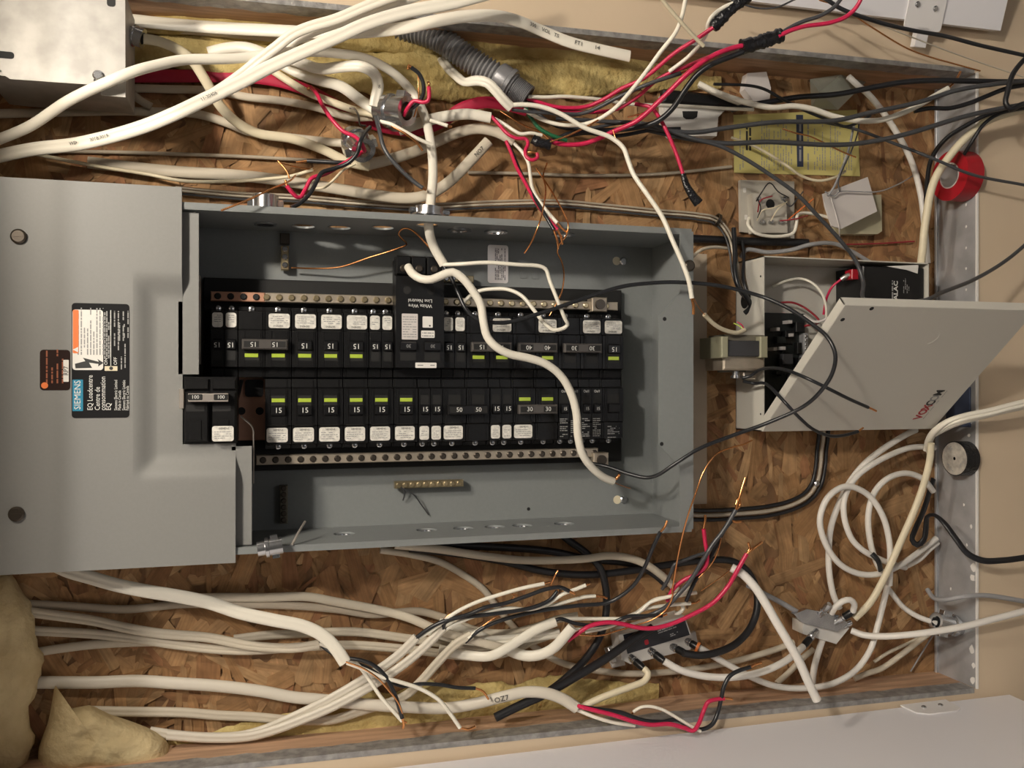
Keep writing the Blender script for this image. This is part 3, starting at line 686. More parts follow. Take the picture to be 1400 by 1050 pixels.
# tall breaker with neutral lugs
fr = bfr(5, 2, 'up'); root = thing('circuit_breaker', fr.p(0, -60, 20), 'tall black breaker lettered White Wire Line Neutral with white stickers', 'breaker')
mb = MB(); xprism(mb, fr, -25, 25, [(-1, 22), (-1, 52), (-9, 53), (-11, 70), (-104, 70), (-106, 60), (-122, 58), (-122, 46), (-71, 46), (-71, 22)])
for x in (-16, 0, 16): mb.box(fr, x - 7.4, x + 7.4, -126, -107, 46, 64, 1)
mb.build('body', 'black', root, 30)
for x in (-16, 0, 16): s_ = MB(); screw_head(s_, fr, x, -113, 64, 4, 14); s_.build('terminal_screw', 'dark_screw', root)
for x in (-12.5, 12.5):
    s_ = MB(); s_.lathe(fr, x + 1, -90, [(4, 69.9), (4, 70.2)], 16); s_.build('screw_recess', 'black_matte', root)
    tg = MB(); xprism(tg, fr, x - 8, x + 8, [(-27, 69), (-29, 74), (-36, 74), (-39, 69)]); tg = tg.build('toggle', 'black2', root, 30); text(tg, 'rating', '30', 'grey_print', fr.sub(x, -33, 74), 5, z=.3)
    MB().box(fr, x - 8, x + 8, -26, -18, 69, 70.2).build('handle_slot', 'black_matte', root, 0)
text(root, 'lettering', 'White Wire\nLine Neutral', 'white_print', fr.sub(0, -77, 70), 5.2, z=.3, sx=.95)
def ts(x0, x1, y0, y1, m, name='label_sticker'): return MB().rrect(fr, (x0 + x1) / 2, (y0 + y1) / 2, x1 - x0, y1 - y0, .8, 70, 70.4).build(name, m, root, 0)
st = ts(2.5, 19, -66, -39.5, 'card'); dp = MB(); dashes(dp, fr, 4, 18, -64, -41, 9, 70.45, brng, .35); dp.build('fine_print', 'grey_print', st, 0)
st = ts(-13, -2.5, -63.5, -52, 'label_white'); s_ = MB(); s_.lathe(fr, -10, -54, [(.9, 70.4), (.9, 70.6)], 10); s_.build('dot', 'dark_print', st, 0)
st = ts(-15, -1, -49, -41.5, 'label_white'); dp = MB(); dashes(dp, fr, -14, -2, -48, -42, 2, 70.45, brng, .35); dp.build('fine_print', 'grey_print', st, 0)
st = ts(-17, 5, -16, -10.5, 'label_white'); dp = MB(); dashes(dp, fr, -15, 3, -15, -11.5, 1, 70.45, brng, .3); dp.build('fine_print', 'grey_print', st, 0)
# main breaker
HM = 104.0; fm = lambda x, y, h=HM: q(x, y, h)
a0, b1, _ = fm(250.5, 515); a1, b0, _ = fm(324, 606)
root = thing('main_breaker', P((a0 + a1) / 2, (b0 + b1) / 2, 22), 'large black double 100 main breaker with silver handle tie at the cover cutout', 'breaker')
mb = MB(); am = (a0 + a1) / 2
mb.box(IMG, a0, a1, b0, b1, 22, HM - 6, 1)
for s0, s1 in ((a0, am - .6), (am + .6, a1)):
    mb.box(IMG, s0 + 1, s1 - 1, b0 + 2, b1 - 14, HM - 7, HM, 1.2); mb.box(IMG, s0 + 1, s1 - 1, b1 - 12, b1 - 2, HM - 7, HM - 3, 1)
    mb.box(IMG, s0 + 5, s1 - 7, b0 + 4, b0 + 22, HM - 1, HM + 1, .6)
mb.build('body', 'black', root, 30)
x0, y1_, _ = fm(257, 538, HM + 10); x1, y0_, _ = fm(312, 549, HM + 10)
ht = MB().box(IMG, x0, x1, y0_, y1_, HM + 1, HM + 10, .8).build('handle_tie', 'silver', root, 30)
for xx, s_ in ((267, '100'), (302, '100')):
    a_, b_, _ = fm(xx, 543, HM + 10); MB().rrect(IMG, a_, b_, 12.5, 5.4, 1, HM + 9.9, HM + 10.2).build('rating_window', 'black_matte', ht, 0); text(ht, 'rating', s_, 'white_print', frame_at(a_, b_, HM + 10.2), 4.6, z=.15)
for xx in (267, 303):
    a_, b_, _ = fm(xx, 558); MB().box(IMG, a_ - 8, a_ + 8, b_ - 3, b_ + 3, HM - .2, HM + .2).build('handle_slot', 'black_matte', root, 0)
sx0, sy1, _ = fm(290, 582.5); sx1, sy0, _ = fm(319.5, 603)
st = MB().rrect(IMG, (sx0 + sx1) / 2, (sy0 + sy1) / 2, sx1 - sx0, sy1 - sy0, 2.2, HM + 1, HM + 1.4).build('label_sticker', 'label', root, 0)
text(st, 'lettering', 'SIEMENS', 'dark_print', frame_at((sx0 + sx1) / 2 + 1, sy1 - 2.4, HM + 1.4), 2.6, z=.1)
dp = MB(); dashes(dp, IMG, sx0 + 2, sx1 - 2, sy0 + 2, sy1 - 4.5, 4, HM + 1.45, brng, .35); dp.build('fine_print', 'grey_print', st, 0)
ta, tb, _ = fm(249, 545); MB().box(IMG, ta - 2.5, ta + 1.5, tb - 9, tb + 9, HM - 6, HM + 1.5, .5).build('retaining_tab', 'silver', root)
# ---------------------------------------------------------------- fixtures around the panel
CAMP = Vector((0, -DIST / 1000, 1.6))
def onfr(x, y, fr):
    d_ = at(x, y, 0) - CAMP; t = (fr.o - CAMP).dot(fr.n) / d_.dot(fr.n); p = CAMP + d_ * t - fr.o
    return p.dot(fr.u) * 1000, p.dot(fr.v) * 1000
def px(pts, h): return [q(x, y, h)[:2] for x, y in pts]
def axis_frame(p, d_, ref=Vector((0, -1, 0))):
    n = d_.normalized(); u = n.cross(ref)
    if u.length < .1: u = n.cross(Vector((1, 0, 0)))
    u.normalize(); return Fr(p, u, n.cross(u), n)
# steel junction box in the corner
jb = thing('junction_box', at(60, 40, 8), 'bright galvanised junction box with screwed cover beside the pale cables', 'junction box')
MB().prism(IMG, px([(-25, -25), (166, -25), (166, 118), (140, 114), (8, 104), (-25, 100)], 118), 30, 118).build('box_body', 'bright_galv', jb, 30)
cv = MB().prism(IMG, px([(-30, -30), (171, -30), (171.5, 133), (138, 130), (137, 116.5), (14, 108), (6, 103), (1, 96), (-30, 94)], 121), 118.5, 121).build('cover_plate', 'bright_galv', jb, 30)
a_, b_, _ = q(134, 103, 122); s_ = MB(); screw_head(s_, IMG, a_, b_, 121, 4.6, 16); s_.build('screw', 'zinc', jb)
for x, y, w_, l_ in ((6, 75, 15, 6), (152, 2, 7, 9), (133, 113, 6, 9)):
    a_, b_, _ = q(x, y, 121.2); MB().rrect(IMG, a_, b_, w_, l_, 2.5, 121, 121.3).build('slot', 'black_matte', cv, 0)
def connector(label, p0, p1, r, group=None, screws=True):
    A, B = (p0, p1) if isinstance(p0, Vector) else (at(*p0), at(*p1)); fr = axis_frame(A, B - A); L = (B - A).length * 1000
    root = thing('cable_connector', A, label, 'connector', group)
    mb = MB(); n = 24; prof = [(r * .8, 0), (r * .8, L * .35), (r, L * .38), (r, L)]
    v = []; f = []
    prof = [(r * .62, L * .98), (r * .62, 0), (r * .86, 0), (r * .86, L * .3), (r * 1.16, L * .32), (r * 1.16, L * .45), (r, L * .47), (r, L), (r * .62, L * .98)]
    for k, (rad, z) in enumerate(prof):
        for i in range(n): t = 2 * math.pi * i / n; v.append(fr.p(rad * math.cos(t), rad * math.sin(t), z))
    for k in range(len(prof) - 1):
        for i in range(n): j = (i + 1) % n; f.append([k * n + i, k * n + j, (k + 1) * n + j, (k + 1) * n + i])
    mb.add(v, f).build('barrel', 'zinc', root, 35)
    if screws:
        for s_ in (-1, 1):
            c = MB(); c.box(fr, s_ * r * 1.05 - r * .3, s_ * r * 1.05 + r * .3, -r * .35, r * .35, L * .55, L * .85, .4); c = c.build('clamp_ear', 'zinc', root, 30)
            sc_ = MB(); f2 = Fr(fr.p(s_ * r * 1.05, r * .35, L * .7), fr.u, fr.n * -1, fr.v); screw_head(sc_, f2, 0, 0, 0, r * .26, 12); sc_.build('screw', 'zinc', c)
    return root
connector('zinc two-screw cable connector with red and black wires sticking out past the conduit', (519, 151, 44), (557, 152, 72), 15)
connector('zinc cable connector among the cables just above the panel edge clamp', (480, 186, 34), (497, 206, 62), 13)
connector('zinc clamp connector on the panel edge beside the cover', P(HR[0][0], BR - 3, HR[0][1]), P(HR[0][0], BR + 27, HR[0][1]), 13)
connector('zinc connector gripping the cream cable that enters the panel', (586, 302, 84), (587, 284, 84), 15)
connector('frosted connector end where a pale cable leaves the junction box', (176, 46, 60), (196, 53, 62), 9, screws=False)
connector('zinc clamp lying at the lower panel edge beside the cover', (352, 751, 111), (386, 745, 111), 8)
connector('steel conduit bushing standing up through the metal sill', (1316, 858, 44), (1279, 850, 44), 12)
# flexible conduit with its fitting
cd = thing('flexible_conduit', at(560, 40, 30), 'grey corrugated flexible conduit with threaded end fitting', 'conduit')
pts = spline(path('545,38,18 570,42,26 600,53,34 640,80,44 684,107,52'), 0.75)
rad = [1.0 + 0.12 * math.cos(2 * math.pi * i * .75 / 4.6) for i in range(len(pts))]
MB().tube(pts, 25.5, 25.5, 20, 0, rad).build('corrugated_tube', 'conduit', cd, 60)
A, B = at(680, 104, 51), at(722, 133, 60); fr = axis_frame(A, B - A); L = (B - A).length * 1000
fit = MB(); prof = [(15.5, 0), (16, 2), (16, 12), (17.5, 13), (17.5, 17), (15, 18), (14.5, 20)]
fit.lathe(fr, 0, 0, prof, 24); fit = fit.build('fitting', 'conduit_fit', cd, 35)
th = MB(); z = 20; pr_ = []
while z < L: pr_ += [(12.4, z), (13.4, z + .8), (12.4, z + 1.6)]; z += 1.7
th.lathe(fr, 0, 0, pr_, 24); th.build('thread', 'conduit_fit', fit, 20)
MB().lathe(fr, 0, 0, [(10.5, L - .5), (10.5, L + .2)], 20).build('mouth', 'black_matte', fit, 0)
# ---------------------------------------------------------------- alarm box
HA = 65.0; A_T = q(1006, 500, 3)[0]; A_B = q(1270, 500, HA)[0]; B1, B0 = q(1053, 350, HA)[1], q(1053, 590, HA)[1]
ab = thing('alarm_box', P(A_B, (B0 + B1) / 2, 3), 'open beige metal alarm box with circuit board and swung-out door', 'alarm box')
mb = MB(); mb.box(IMG, A_T, A_B, B0, B1, 2.9, 4.2); mb.box(IMG, A_T, A_T + 1.3, B0, B1, 3, HA); mb.box(IMG, A_B - 1.3, A_B, B0, B1, 3, HA); mb.box(IMG, A_T, A_B, B1 - 1.3, B1, 3, HA); mb.box(IMG, A_T, A_B, B0, B0 + 1.3, 3, HA)
bx = mb.build('housing', 'beige_metal', ab, 30)
for y in (378, 566):
    a_, b_, _ = q(1048, y, HA - 6); f2 = Fr(P(A_T, b_, HA - 6), (1, 0, 0), (0, -1, 0), (0, 0, 1)); MB().lathe(f2, 0, 0, [(1.3, 0), (1.3, .2)], 10).build('screw_hole', 'black_matte', bx, 0)
ft = Fr(P(A_T, q(1022, 412, 22)[1], 24), (1, 0, 0), (0, -1, 0), (0, 0, 1)); MB().lathe(ft, 0, 0, [(9, 0), (9, .25)], 18).build('cable_hole', 'black_matte', bx, 0)
u_ = (1160 - 700) / F_PX; hA = DIST - A_T * (CP - u_ * SP) / (SP + u_ * CP); bA = q(1160, 417, hA)[1]
v_ = Vector((bA - B0, -(hA - HA - 3), 0)); W = v_.length; v_.normalize(); frD = Fr(P(0, B0, HA + 3), (0, 0, -1), v_, Vector((0, 0, -1)).cross(v_))
a0, a1 = A_T - 4, A_B + 3
dm = MB(); dm.box(frD, a0, a1, 0, W, -1.2, 0, .6); dm.box(frD, a0, a0 + 1.4, 0, W, -11, -1); dm.box(frD, a1 - 1.4, a1, 0, W, -11, -1); dm.box(frD, a0, a1, W - 1.4, W, -11, -1)
door = dm.build('box_door', 'beige_metal', ab, 30); tag(door, 'beige door lettered VOXCOM')
fx, fy = onfr(1259, 573, frD); gx, gy = onfr(1293, 534, frD); ln = gy - fy
fr2 = frD.sub(fx, fy, 0, 90).sub(0, 5.5)
for i_, (c_l, m_l, w0) in enumerate((('V', 'red_tape', 0), ('O', 'red_tape', .155), ('X', 'red_tape', .335), ('C', 'dark_print', .485), ('O', 'grey_print', .64), ('M', 'dark_print', .83))):
    text(door, 'lettering', c_l, m_l, fr2.sub(ln * w0, 0), 15.5, z=.2, align='LEFT', sx=ln / 15.5 / 3.9, bold=.45)
dp = MB(); dashes(dp, fr2, 0, ln, -9.5, -7.5, 1, .05, brng, .5); dp.build('fine_print', 'grey_print', door, 0)
cx_, cy_ = onfr(1271, 461, frD); k = MB()
for i in range(10):
    t0, t1 = math.radians(-70 + i * 14), math.radians(-56 + i * 14)
    k.add([frD.p(cx_ + r * math.cos(t), cy_ + r * math.sin(t), z) for (r, t, z) in ((10, t0, .05), (11, t0, .4), (11, t1, .4), (10, t1, .05))], [[0, 1, 2, 3]])
k.build('knockout_mark', 'beige_metal', door, 0)
for x, y in ((1152, 437), (1193, 420)):
    c1, c2 = onfr(x, y, frD); MB().lathe(frD, c1, min(c2, W - 4), [(2.4, 0), (2.4, .2)], 12).build('screw_hole', 'black_matte', door, 0)
pc = MB().box(IMG, A_T + 6, q(1102, 480, 12)[0], q(1080, 572, 12)[1], q(1080, 428, 12)[1], 8, 10, .3).build('circuit_board', 'pcb', ab, 30)
rng = random.Random(5)
for i in range(26):
    x, y = rng.uniform(1062, 1098), rng.uniform(434, 560); a_, b_, _ = q(x, y, 14); w_, l_ = rng.uniform(2, 7), rng.uniform(2, 7)
    MB().box(IMG, a_ - w_, a_ + w_, b_ - l_, b_ + l_, 10, rng.uniform(13, 22), .5).build('component', rng.choice(['black2', 'black', 'pcb', 'core']), pc, 30)
for x, y in ((1081, 440), (1083, 458), (1060, 477), (1072, 476), (1064, 450)):
    a_, b_, _ = q(x, y, 24); MB().box(IMG, a_ - 2.4, a_ + 2.4, b_ - 2, b_ + 2, 10, 24, .3).build('component', 'card', pc, 30)
a_, b_, _ = q(1102, 482, 20); ts_ = MB().box(IMG, a_ - 3, a_ + 3, b_ - 24, b_ + 24, 8, 20, .5).build('terminal_strip', 'grey_cable', ab, 30)
for i in range(9): s_ = MB(); screw_head(s_, IMG, a_, b_ - 20 + i * 5, 20, 1.8, 8); s_.build('terminal_screw', 'zinc', ts_)
# battery sitting in the box
hB = 60; aB0, aB1 = q(1180, 400, hB)[0], A_B - 2.5; bB1, bB0 = B1 - 6, q(1200, 470, hB)[1]
bat = thing('battery', P(aB1, (bB0 + bB1) / 2, 10), 'black sealed battery lettered ALAC inside the alarm box', 'battery')
MB().box(IMG, aB0, aB1, bB0, bB1, 8, hB, 1.2).build('case', 'black2', bat, 30)
a_, b_, _ = q(1225, 397, hB + .2); text(bat, 'lettering', 'ALAC', 'white_print', frame_at(a_, b_, hB, 90), 8, z=.15, sx=1.15, bold=.2)
dp = MB(); dashes(dp, frame_at(a_ - 5, b_, hB, 90), -12, 12, -1.2, 1.2, 1, .1, brng, .8); dashes(dp, frame_at(a_ + 15, b_ + 3, hB, 90), -6, 12, -5, 5, 4, .1, brng, .4); dp.build('fine_print', 'grey_print', bat, 0)
a_, b_, h_ = q(1172, 374, 50); tm = MB().box(Fr(P(aB0, b_ - 1, 44), (1, 0, 0), (0, -1, 0), (0, 0, 1)), -6, 6, -7, 7, 0, 9, .8).build('terminal', 'red_tape', bat, 30)
strand('battery_lead', 'silver', 6, '1171,374,46 1158,377,44 1150,382,40', bat); strand('battery_lead', 'red', 3, '1150,382,40 1138,392,34 1130,408,26 1126,430,20', bat)
tag(MB().prism(IMG, px([(1212, 364), (1256, 362), (1255, 374), (1240, 369)], 62), 61.2, 61.6).build('paper_tag', 'label_white'), 'small white paper tag on top of the black battery', 'paper')
# transformer on the box
tr = thing('transformer', P(A_T, q(1015, 490, 50)[1], 24), 'small open-frame transformer with dark core mounted on the alarm box', 'transformer')
def trb(x0, x1, y0, y1, h0, h1, m, name, c=1.0):
    p0, p1 = q(x0, y1, h1), q(x1, y0, h1); return MB().box(IMG, p0[0], min(p1[0], A_T - .3), p0[1], p1[1], h0, h1, c).build(name, m, tr, 30)
trb(990, 1049, 466, 487, 26, 79, 'core', 'core'); trb(991, 1047, 458, 470, 34, 72, 'wind', 'winding', 3); trb(989, 1046, 484, 506, 32, 74, 'tin', 'frame', 2)
trb(987, 996, 460, 489, 30, 82, 'bobbin', 'bobbin'); trb(1040, 1050, 460, 489, 30, 82, 'bobbin', 'bobbin')
trb(984, 1046, 461, 509, 22, 28, 'wind', 'base_plate')
p = q(1008, 511, 66); MB().lathe(Fr(P(p[0], p[1] + 3, 62), (0, 0, -1), (0, -1, 0), (-1, 0, 0)), 0, 0, [(4, 0), (4, 5), (6, 5), (6, 8)], 16).build('bolt', 'zinc', tr, 30)
p = q(1024, 516, 60); MB().box(IMG, p[0] - 8, p[0] + 8, p[1] - 2, p[1] + 6, 48, 62, 1).build('lug_strip', 'silver', tr, 30)
# ---------------------------------------------------------------- jack block, card, paper, plates
jk = thing('phone_jack', at(1048, 286, 3), 'open telephone jack base with loose coloured wires under the yellow paper', 'phone jack')
MB().prism(IMG, px([(1012, 246), (1086, 248), (1086, 326), (1013, 317)], 8), 3, 8).build('base_plate', 'jack', jk, 30)
rc = MB().prism(IMG, px([(1030, 264), (1076, 262), (1078, 318), (1032, 318)], 22), 8, 20); rc = rc.build('terminal_block', 'jack', jk, 30)
a_, b_, _ = q(1053, 279, 20); MB().lathe(IMG, a_, b_, [(6, 20), (6, 20.4)], 16).build('centre_hole', 'black_matte', rc, 0)
for x, y in ((1036, 272), (1070, 272), (1041, 304), (1053, 304), (1066, 304)): a_, b_, _ = q(x, y, 20); s_ = MB(); s_.lathe(IMG, a_, b_, [(2.8, 20), (2.8, 24), (2, 25)], 10); s_.build('terminal_screw', 'zinc', rc)
for x, y in ((1018, 260), (1020, 297)): a_, b_, _ = q(x, y, 8.2); MB().rrect(IMG, a_, b_, 4, 6, 1, 8, 8.3).build('mount_slot', 'plate_white', jk, 0)
for m_, s_ in (('cable_cream', '1035,302,26 1042,288,34 1058,284,38 1072,278,32'), ('wire_black', '1034,275,26 1042,262,38 1052,250,40 1064,262,36 1078,270,26'), ('redbrown', '1036,290,24 1040,274,32 1056,268,34'), ('cable_cream', '1054,302,28 1062,288,36 1076,276,30'),
               ('wire_grey', '1070,272,26 1080,282,34 1090,272,30 1098,262,24'), ('orange', '1078,300,20 1096,285,22 1112,272,20'), ('redbrown', '1066,302,24 1084,300,30 1104,295,26'), ('wire_black', '1036,272,28 1040,285,34 1036,298,28')): strand('jack_wire', m_, 1.6, s_, jk)
cardp = tag(MB().prism(frame_at(0, 0, 0), px([(1125, 265), (1186, 242), (1199, 289), (1150, 313), (1137, 309), (1128, 282)], 36), 34, 36.5).build('wall_plate', 'card'), 'pale tilted cover plate lying loose beside the telephone jack', 'plate')
tag(MB().prism(IMG, px([(1140, 270), (1205, 266), (1206, 316), (1200, 320), (1148, 320)], 16), 3, 16).build('phone_box', 'jack2'), 'olive beige phone box half hidden under the tilted pale plate', 'phone box')
yp = thing('paper_sheet', at(1090, 240, 3), 'yellow printed instruction sheet with dark stripe on the board', 'paper')
MB().prism(IMG, px([(1003, 157), (1172, 150), (1176, 241), (1004, 236)], 4), 3.2, 3.7).build('sheet', 'yellow_paper', yp, 0)
strip = MB().prism(IMG, px([(1088.5, 157), (1098, 157), (1098.5, 228), (1090, 228)], 4), 3.7, 3.95).build('dark_stripe', 'blue_bar', yp, 0)
a_, b_, _ = q(1094, 192, 4); dp = MB(); dashes(dp, frame_at(a_, b_, 3.95, 90), -26, 24, -1.8, 1.8, 1, .05, random.Random(1), .8); dp.build('fine_print', 'mid_print', strip, 0)
dp = MB(); rng = random.Random(6)
for x0, x1 in ((1010, 1018), (1040, 1060), (1062, 1084), (1102, 1108), (1112, 1130), (1134, 1150), (1152, 1166)):
    p0, p1 = q(x0, 232, 4), q(x1, 165, 4); f9 = frame_at((p0[0] + p1[0]) / 2, (p0[1] + p1[1]) / 2, 3.75, 90); hw = (p1[0] - p0[0]) / 2; hl = (p1[1] - p0[1]) / 2
    dashes(dp, f9, -hl, hl, -hw, hw, max(1, int(hw * 2 / 3.4)), 0, rng, .3, .75)
dp.build('fine_print', 'grey_print', yp, 0)
dp = MB(); dashes(dp, frame_at(*q(1023, 190, 4)[:2], 3.75, 90), -14, 14, -5, 4, 2, .02, random.Random(9), .6); dp.build('fine_print', 'dark_print', yp, 0)
wp = thing('mounting_bracket', at(950, 160, 4), 'white plastic mounting bracket with a dark slot behind the red wires', 'bracket')
MB().prism(IMG, px([(906, 128), (984, 132), (996, 146), (982, 160), (980, 186), (918, 186), (908, 176)], 22), 10, 22).build('plate', 'plate_white', wp, 30)
MB().prism(IMG, px([(933, 152), (954, 152), (953, 160), (948, 163), (938, 163), (934, 160)], 22.2), 22, 22.4).build('slot', 'black_matte', wp, 0)
MB().box(IMG, *sorted((q(908, 140, 34)[0], q(1012, 140, 34)[0])), q(960, 144, 34)[1], q(960, 126, 34)[1], 23, 34, 3).build('plug', 'black2', wp, 30)
tg_ = MB().prism(IMG, px([(1022, 100), (1048, 98), (1054, 120), (1052, 140), (1030, 138), (1018, 122)], 26), 14, 26).build('plastic_tab', 'card'); tag(tg_, 'grey plastic tab standing behind the white bracket', 'tab')
fo = MB(); P4 = [at(1108, 108, 30), at(1150, 102, 40), at(1184, 112, 14), at(1168, 128, 34), at(1146, 150, 26), at(1110, 148, 22), at(1120, 126, 44)]
fo.add(P4 + [p + Vector((0, .0012, 0)) for p in P4], [[0, 1, 6], [1, 3, 6], [1, 2, 3], [3, 4, 6], [4, 5, 6], [5, 0, 6], [7, 13, 8], [8, 13, 10], [8, 10, 9], [10, 13, 11], [11, 13, 12], [12, 13, 7]]); tag(fo.build('metal_flashing', 'foil', smooth=0), 'crumpled metal flashing scrap above the yellow sheet', 'flashing')
# ---------------------------------------------------------------- tape rolls on the sill
def on_sill(x, up):
    u = (x - 700) / F_PX; return DIST - (A_SILL - 3.2 - up) * (CP - u * SP) / (SP + u * CP)
def roll(x, y, up, r, r0, m, label, cored):
    h_ = on_sill(x, up); b_ = q(x, y, h_)[1]; fr = Fr(P(A_SILL - 1.05, b_, h_), (1, 0, 0), (0, -1, 0), (0, 0, 1))
    root = thing('tape_roll', fr.o, label, 'tape roll'); MB().ring(fr, 0, 0, r0, r, 0, up, 40).build('tape', m, root, 40)
    if cored:
        c = MB(); c.ring(fr, 0, 0, 2.2, r - 1.0, up - .4, up + .3, 36); c = c.build('side_label', 'tape_core', root, 40); dp = MB(); [dashes(dp, fr.sub(0, 0, up + .3, g), -6, 6, r * .5, r * .75, 2, .05, random.Random(g), .5) for g in (20, 120, 230)]; dp.build('fine_print', 'grey_print', c, 0)
    if not cored: MB().ring(fr, 0, 0, r0 - 1.6, r0, 0, up + .3, 32).build('core_ring', 'card', root, 40)
    return root
roll(1303, 627, 19, 21.5, 12, 'tape_black', 'black electrical tape roll with pale printed side on the metal sill', True)
roll(1296, 240, 24, 31, 16, 'red_tape', 'red electrical tape roll lying on the metal sill', False)
tag(MB().box(Fr(P(AB - .3, q(1312, 540, 44)[1], 44), (1, 0, 0), (0, -1, 0), (0, 0, 1)), -40, 10, -20, 20, 0, 2, .4).build('metal_strip', 'blue_metal'), 'bluish metal strip on the sill under the VOXCOM door', 'strip')
# ---------------------------------------------------------------- coax splitters
def fcon(root, p0, p1, r=4.6, boot='black2'):
    A, B = at(*p0), at(*p1); fr = axis_frame(A, B - A); L = (B - A).length * 1000
    c = MB().lathe(fr, 0, 0, [(r * .75, 0), (r * .75, L * .25), (r, L * .25), (r, L * .45), (r * .8, L * .47), (r * .8, L * .55)], 14).build('coax_connector', 'zinc', root, 35)
    MB().lathe(fr, 0, 0, [(r * .95, L * .55), (r * .95, L * .85), (r * .7, L)], 14).build('boot', boot, c, 40)
s1 = thing('coax_splitter', at(895, 872, 4), 'silver coax amplifier splitter with black label below the panel', 'splitter')
bp_ = px([(846, 868), (936, 842), (948, 878), (944, 888), (862, 908), (850, 902)], 34)
MB().prism(IMG, bp_, 8, 34).build('body', 'clear', s1, 30)
lb = MB().prism(IMG, px([(852, 868), (936, 846), (943, 868), (858, 894)], 34.4), 34, 34.5).build('label_sticker', 'amp_label', s1, 0)
a_, b_, _ = q(908, 862, 34.6); dp = MB(); f9 = frame_at(a_, b_, 34.5, 14); dashes(dp, f9, -8, 16, -2, 3, 2, .05, random.Random(3), .5); dashes(dp, f9, 6, 16, -10, -6, 2, .05, random.Random(4), .5); dp.build('fine_print', 'mid_print', lb, 0); a_, b_, _ = q(884, 878, 34.6); MB().rrect(frame_at(a_, b_, 34.5, 14), 0, 0, 5, 6, 1.5, .02, .15).build('printed_mark', 'red_tape', lb, 0)
MB().prism(IMG, px([(940, 868), (952, 864), (956, 884), (948, 888)], 14), 8, 12).build('mount_ear', 'clear', s1, 30); MB().prism(IMG, px([(828, 888), (850, 880), (856, 910), (838, 914)], 14), 8, 12).build('mount_ear', 'clear', s1, 30)
fcon(s1, (856, 893, 26), (880, 914, 50)); fcon(s1, (882, 884, 26), (908, 904, 50)); fcon(s1, (912, 880, 26), (938, 894, 50)); fcon(s1, (932, 872, 26), (956, 886, 46)); fcon(s1, (832, 886, 16), (840, 906, 26), boot='clear')
MB().ring(axis_frame(at(952, 884, 44), at(958, 887, 47) - at(952, 884, 44)), 0, 0, 2.5, 6, 0, 3).build('orange_ring', 'orange_ring', s1)
s2 = thing('coax_splitter', at(1125, 860, 4), 'small two-way silver coax splitter beside the coiled coax', 'splitter')
MB().prism(IMG, px([(1096, 850), (1160, 858), (1142, 880), (1096, 866)], 24), 4, 26).build('body', 'plate_white', s2, 30)
MB().prism(IMG, px([(1086, 840), (1104, 833), (1150, 842), (1160, 853), (1146, 864), (1098, 852)], 34), 26, 33).build('cover', 'zinc', s2, 30)
fcon(s2, (1120, 842, 30), (1134, 826, 46), boot='zinc'); fcon(s2, (1140, 852, 30), (1166, 836, 46)); fcon(s2, (1116, 862, 26), (1098, 884, 44)); fcon(s2, (1148, 858, 22), (1164, 850, 26), boot='zinc')
# ---------------------------------------------------------------- cables and wires (picture point, mm off the board)
NM = dict(t_=5.6, groove=0.12)
W_, B_, R_, C_ = 'wire_white', 'wire_black', 'red', 'copper'
# --- upper bundle
cable('bright cream cable sweeping from the corner down through the zinc connector into the panel', 'cable_white', 9.8, '-40,206,66 0,190,74 40,173,86 95,137,112 150,111,132 185,97,130 215,89,120 250,82,108 320,80,96 400,71,84 450,72,72 500,80,56 535,98,42 562,124,36 578,152,42 588,190,56 592,235,70 588,285,84 586,310,84 592,335,72 607,362,70', t_=8,
      wires=[('ground_wire', C_, 1.9, '604,360,70 592,345,70 572,322,72 560,313,70 550,313,66 545,320,60 549,326,56 556,334,50 540,341,44 505,352,34 465,365,26 430,367,20 398,366,18', None),
             ('white_wire', W_, 4.2, '606,362,72 630,361,84 665,359,92 710,362,96 738,364,96 746,368,96 752,385,96 762,410,98 772,435,96 776,444,92 770,449,90 757,451,88 746,444,86 730,424,82 714,405,76 695,396,66 675,395,56 655,398,46 640,407,42 634,414,40', None),
             ('black_wire', B_, 4.2, '606,363,70 616,378,76 626,400,84 638,424,90 655,437,92 690,441,94 730,431,98 790,411,104 850,392,112 890,387,118 930,386,122 985,391,128 1040,405,142 1075,420,162 1110,443,188 1132,462,206 1142,485,212 1138,510,206 1122,535,192 1098,556,170 1050,578,146 1000,596,130 955,614,122 920,636,112 900,649,102 884,653,92 860,648,80 830,638,66 800,632,52', None)])
cable('printed white cable crossing the others diagonally from the corner to the top edge', 'cable_white', 12.5, '-40,222,60 0,213,66 45,204,76 110,196,96 190,175,116 240,155,126 280,136,124 330,112,122 370,91,122 414,71,124 460,51,126 500,33,128 557,16,130 614,5,132 680,-12,134', t_=6.5, groove=.42, prints=[('WD', .19, 4.2), ('3018/3019', .24, 4.2), ('11-30406', .44, 4.2)])
cable('white twin-ribbed cable curving up beside the printed white cable', 'cable_white', 10.5, '286,131,70 306,119,76 331,101,84 357,80,92 377,65,98 400,47,104 423,37,108 460,26,112 500,9,116 545,-8,120', t_=6, groove=.42)
cable('second white cable rising behind the twin-ribbed cable', 'cable_white', 8.5, '312,125,66 345,100,72 380,72,84 420,48,92 457,34,98 514,16,104 580,-8,108', t_=6)
cable('flat white cable with black printing, cut off square above the conduit', 'cable_white', 12.5, '175,27,20 232,33,22 300,38,30 380,42,46 460,45,66 540,40,86 600,28,97 640,22,98 680,22,97 712,30,94 740,42,84 780,58,84 820,68,86 861,77,88', t_=5.5, groove=.1, prints=[('300', .79, 5.5), ('VOL', .82, 5.5), ('TS', .842, 5.5), ('FT1', .89, 6), ('14', .93, 6)])
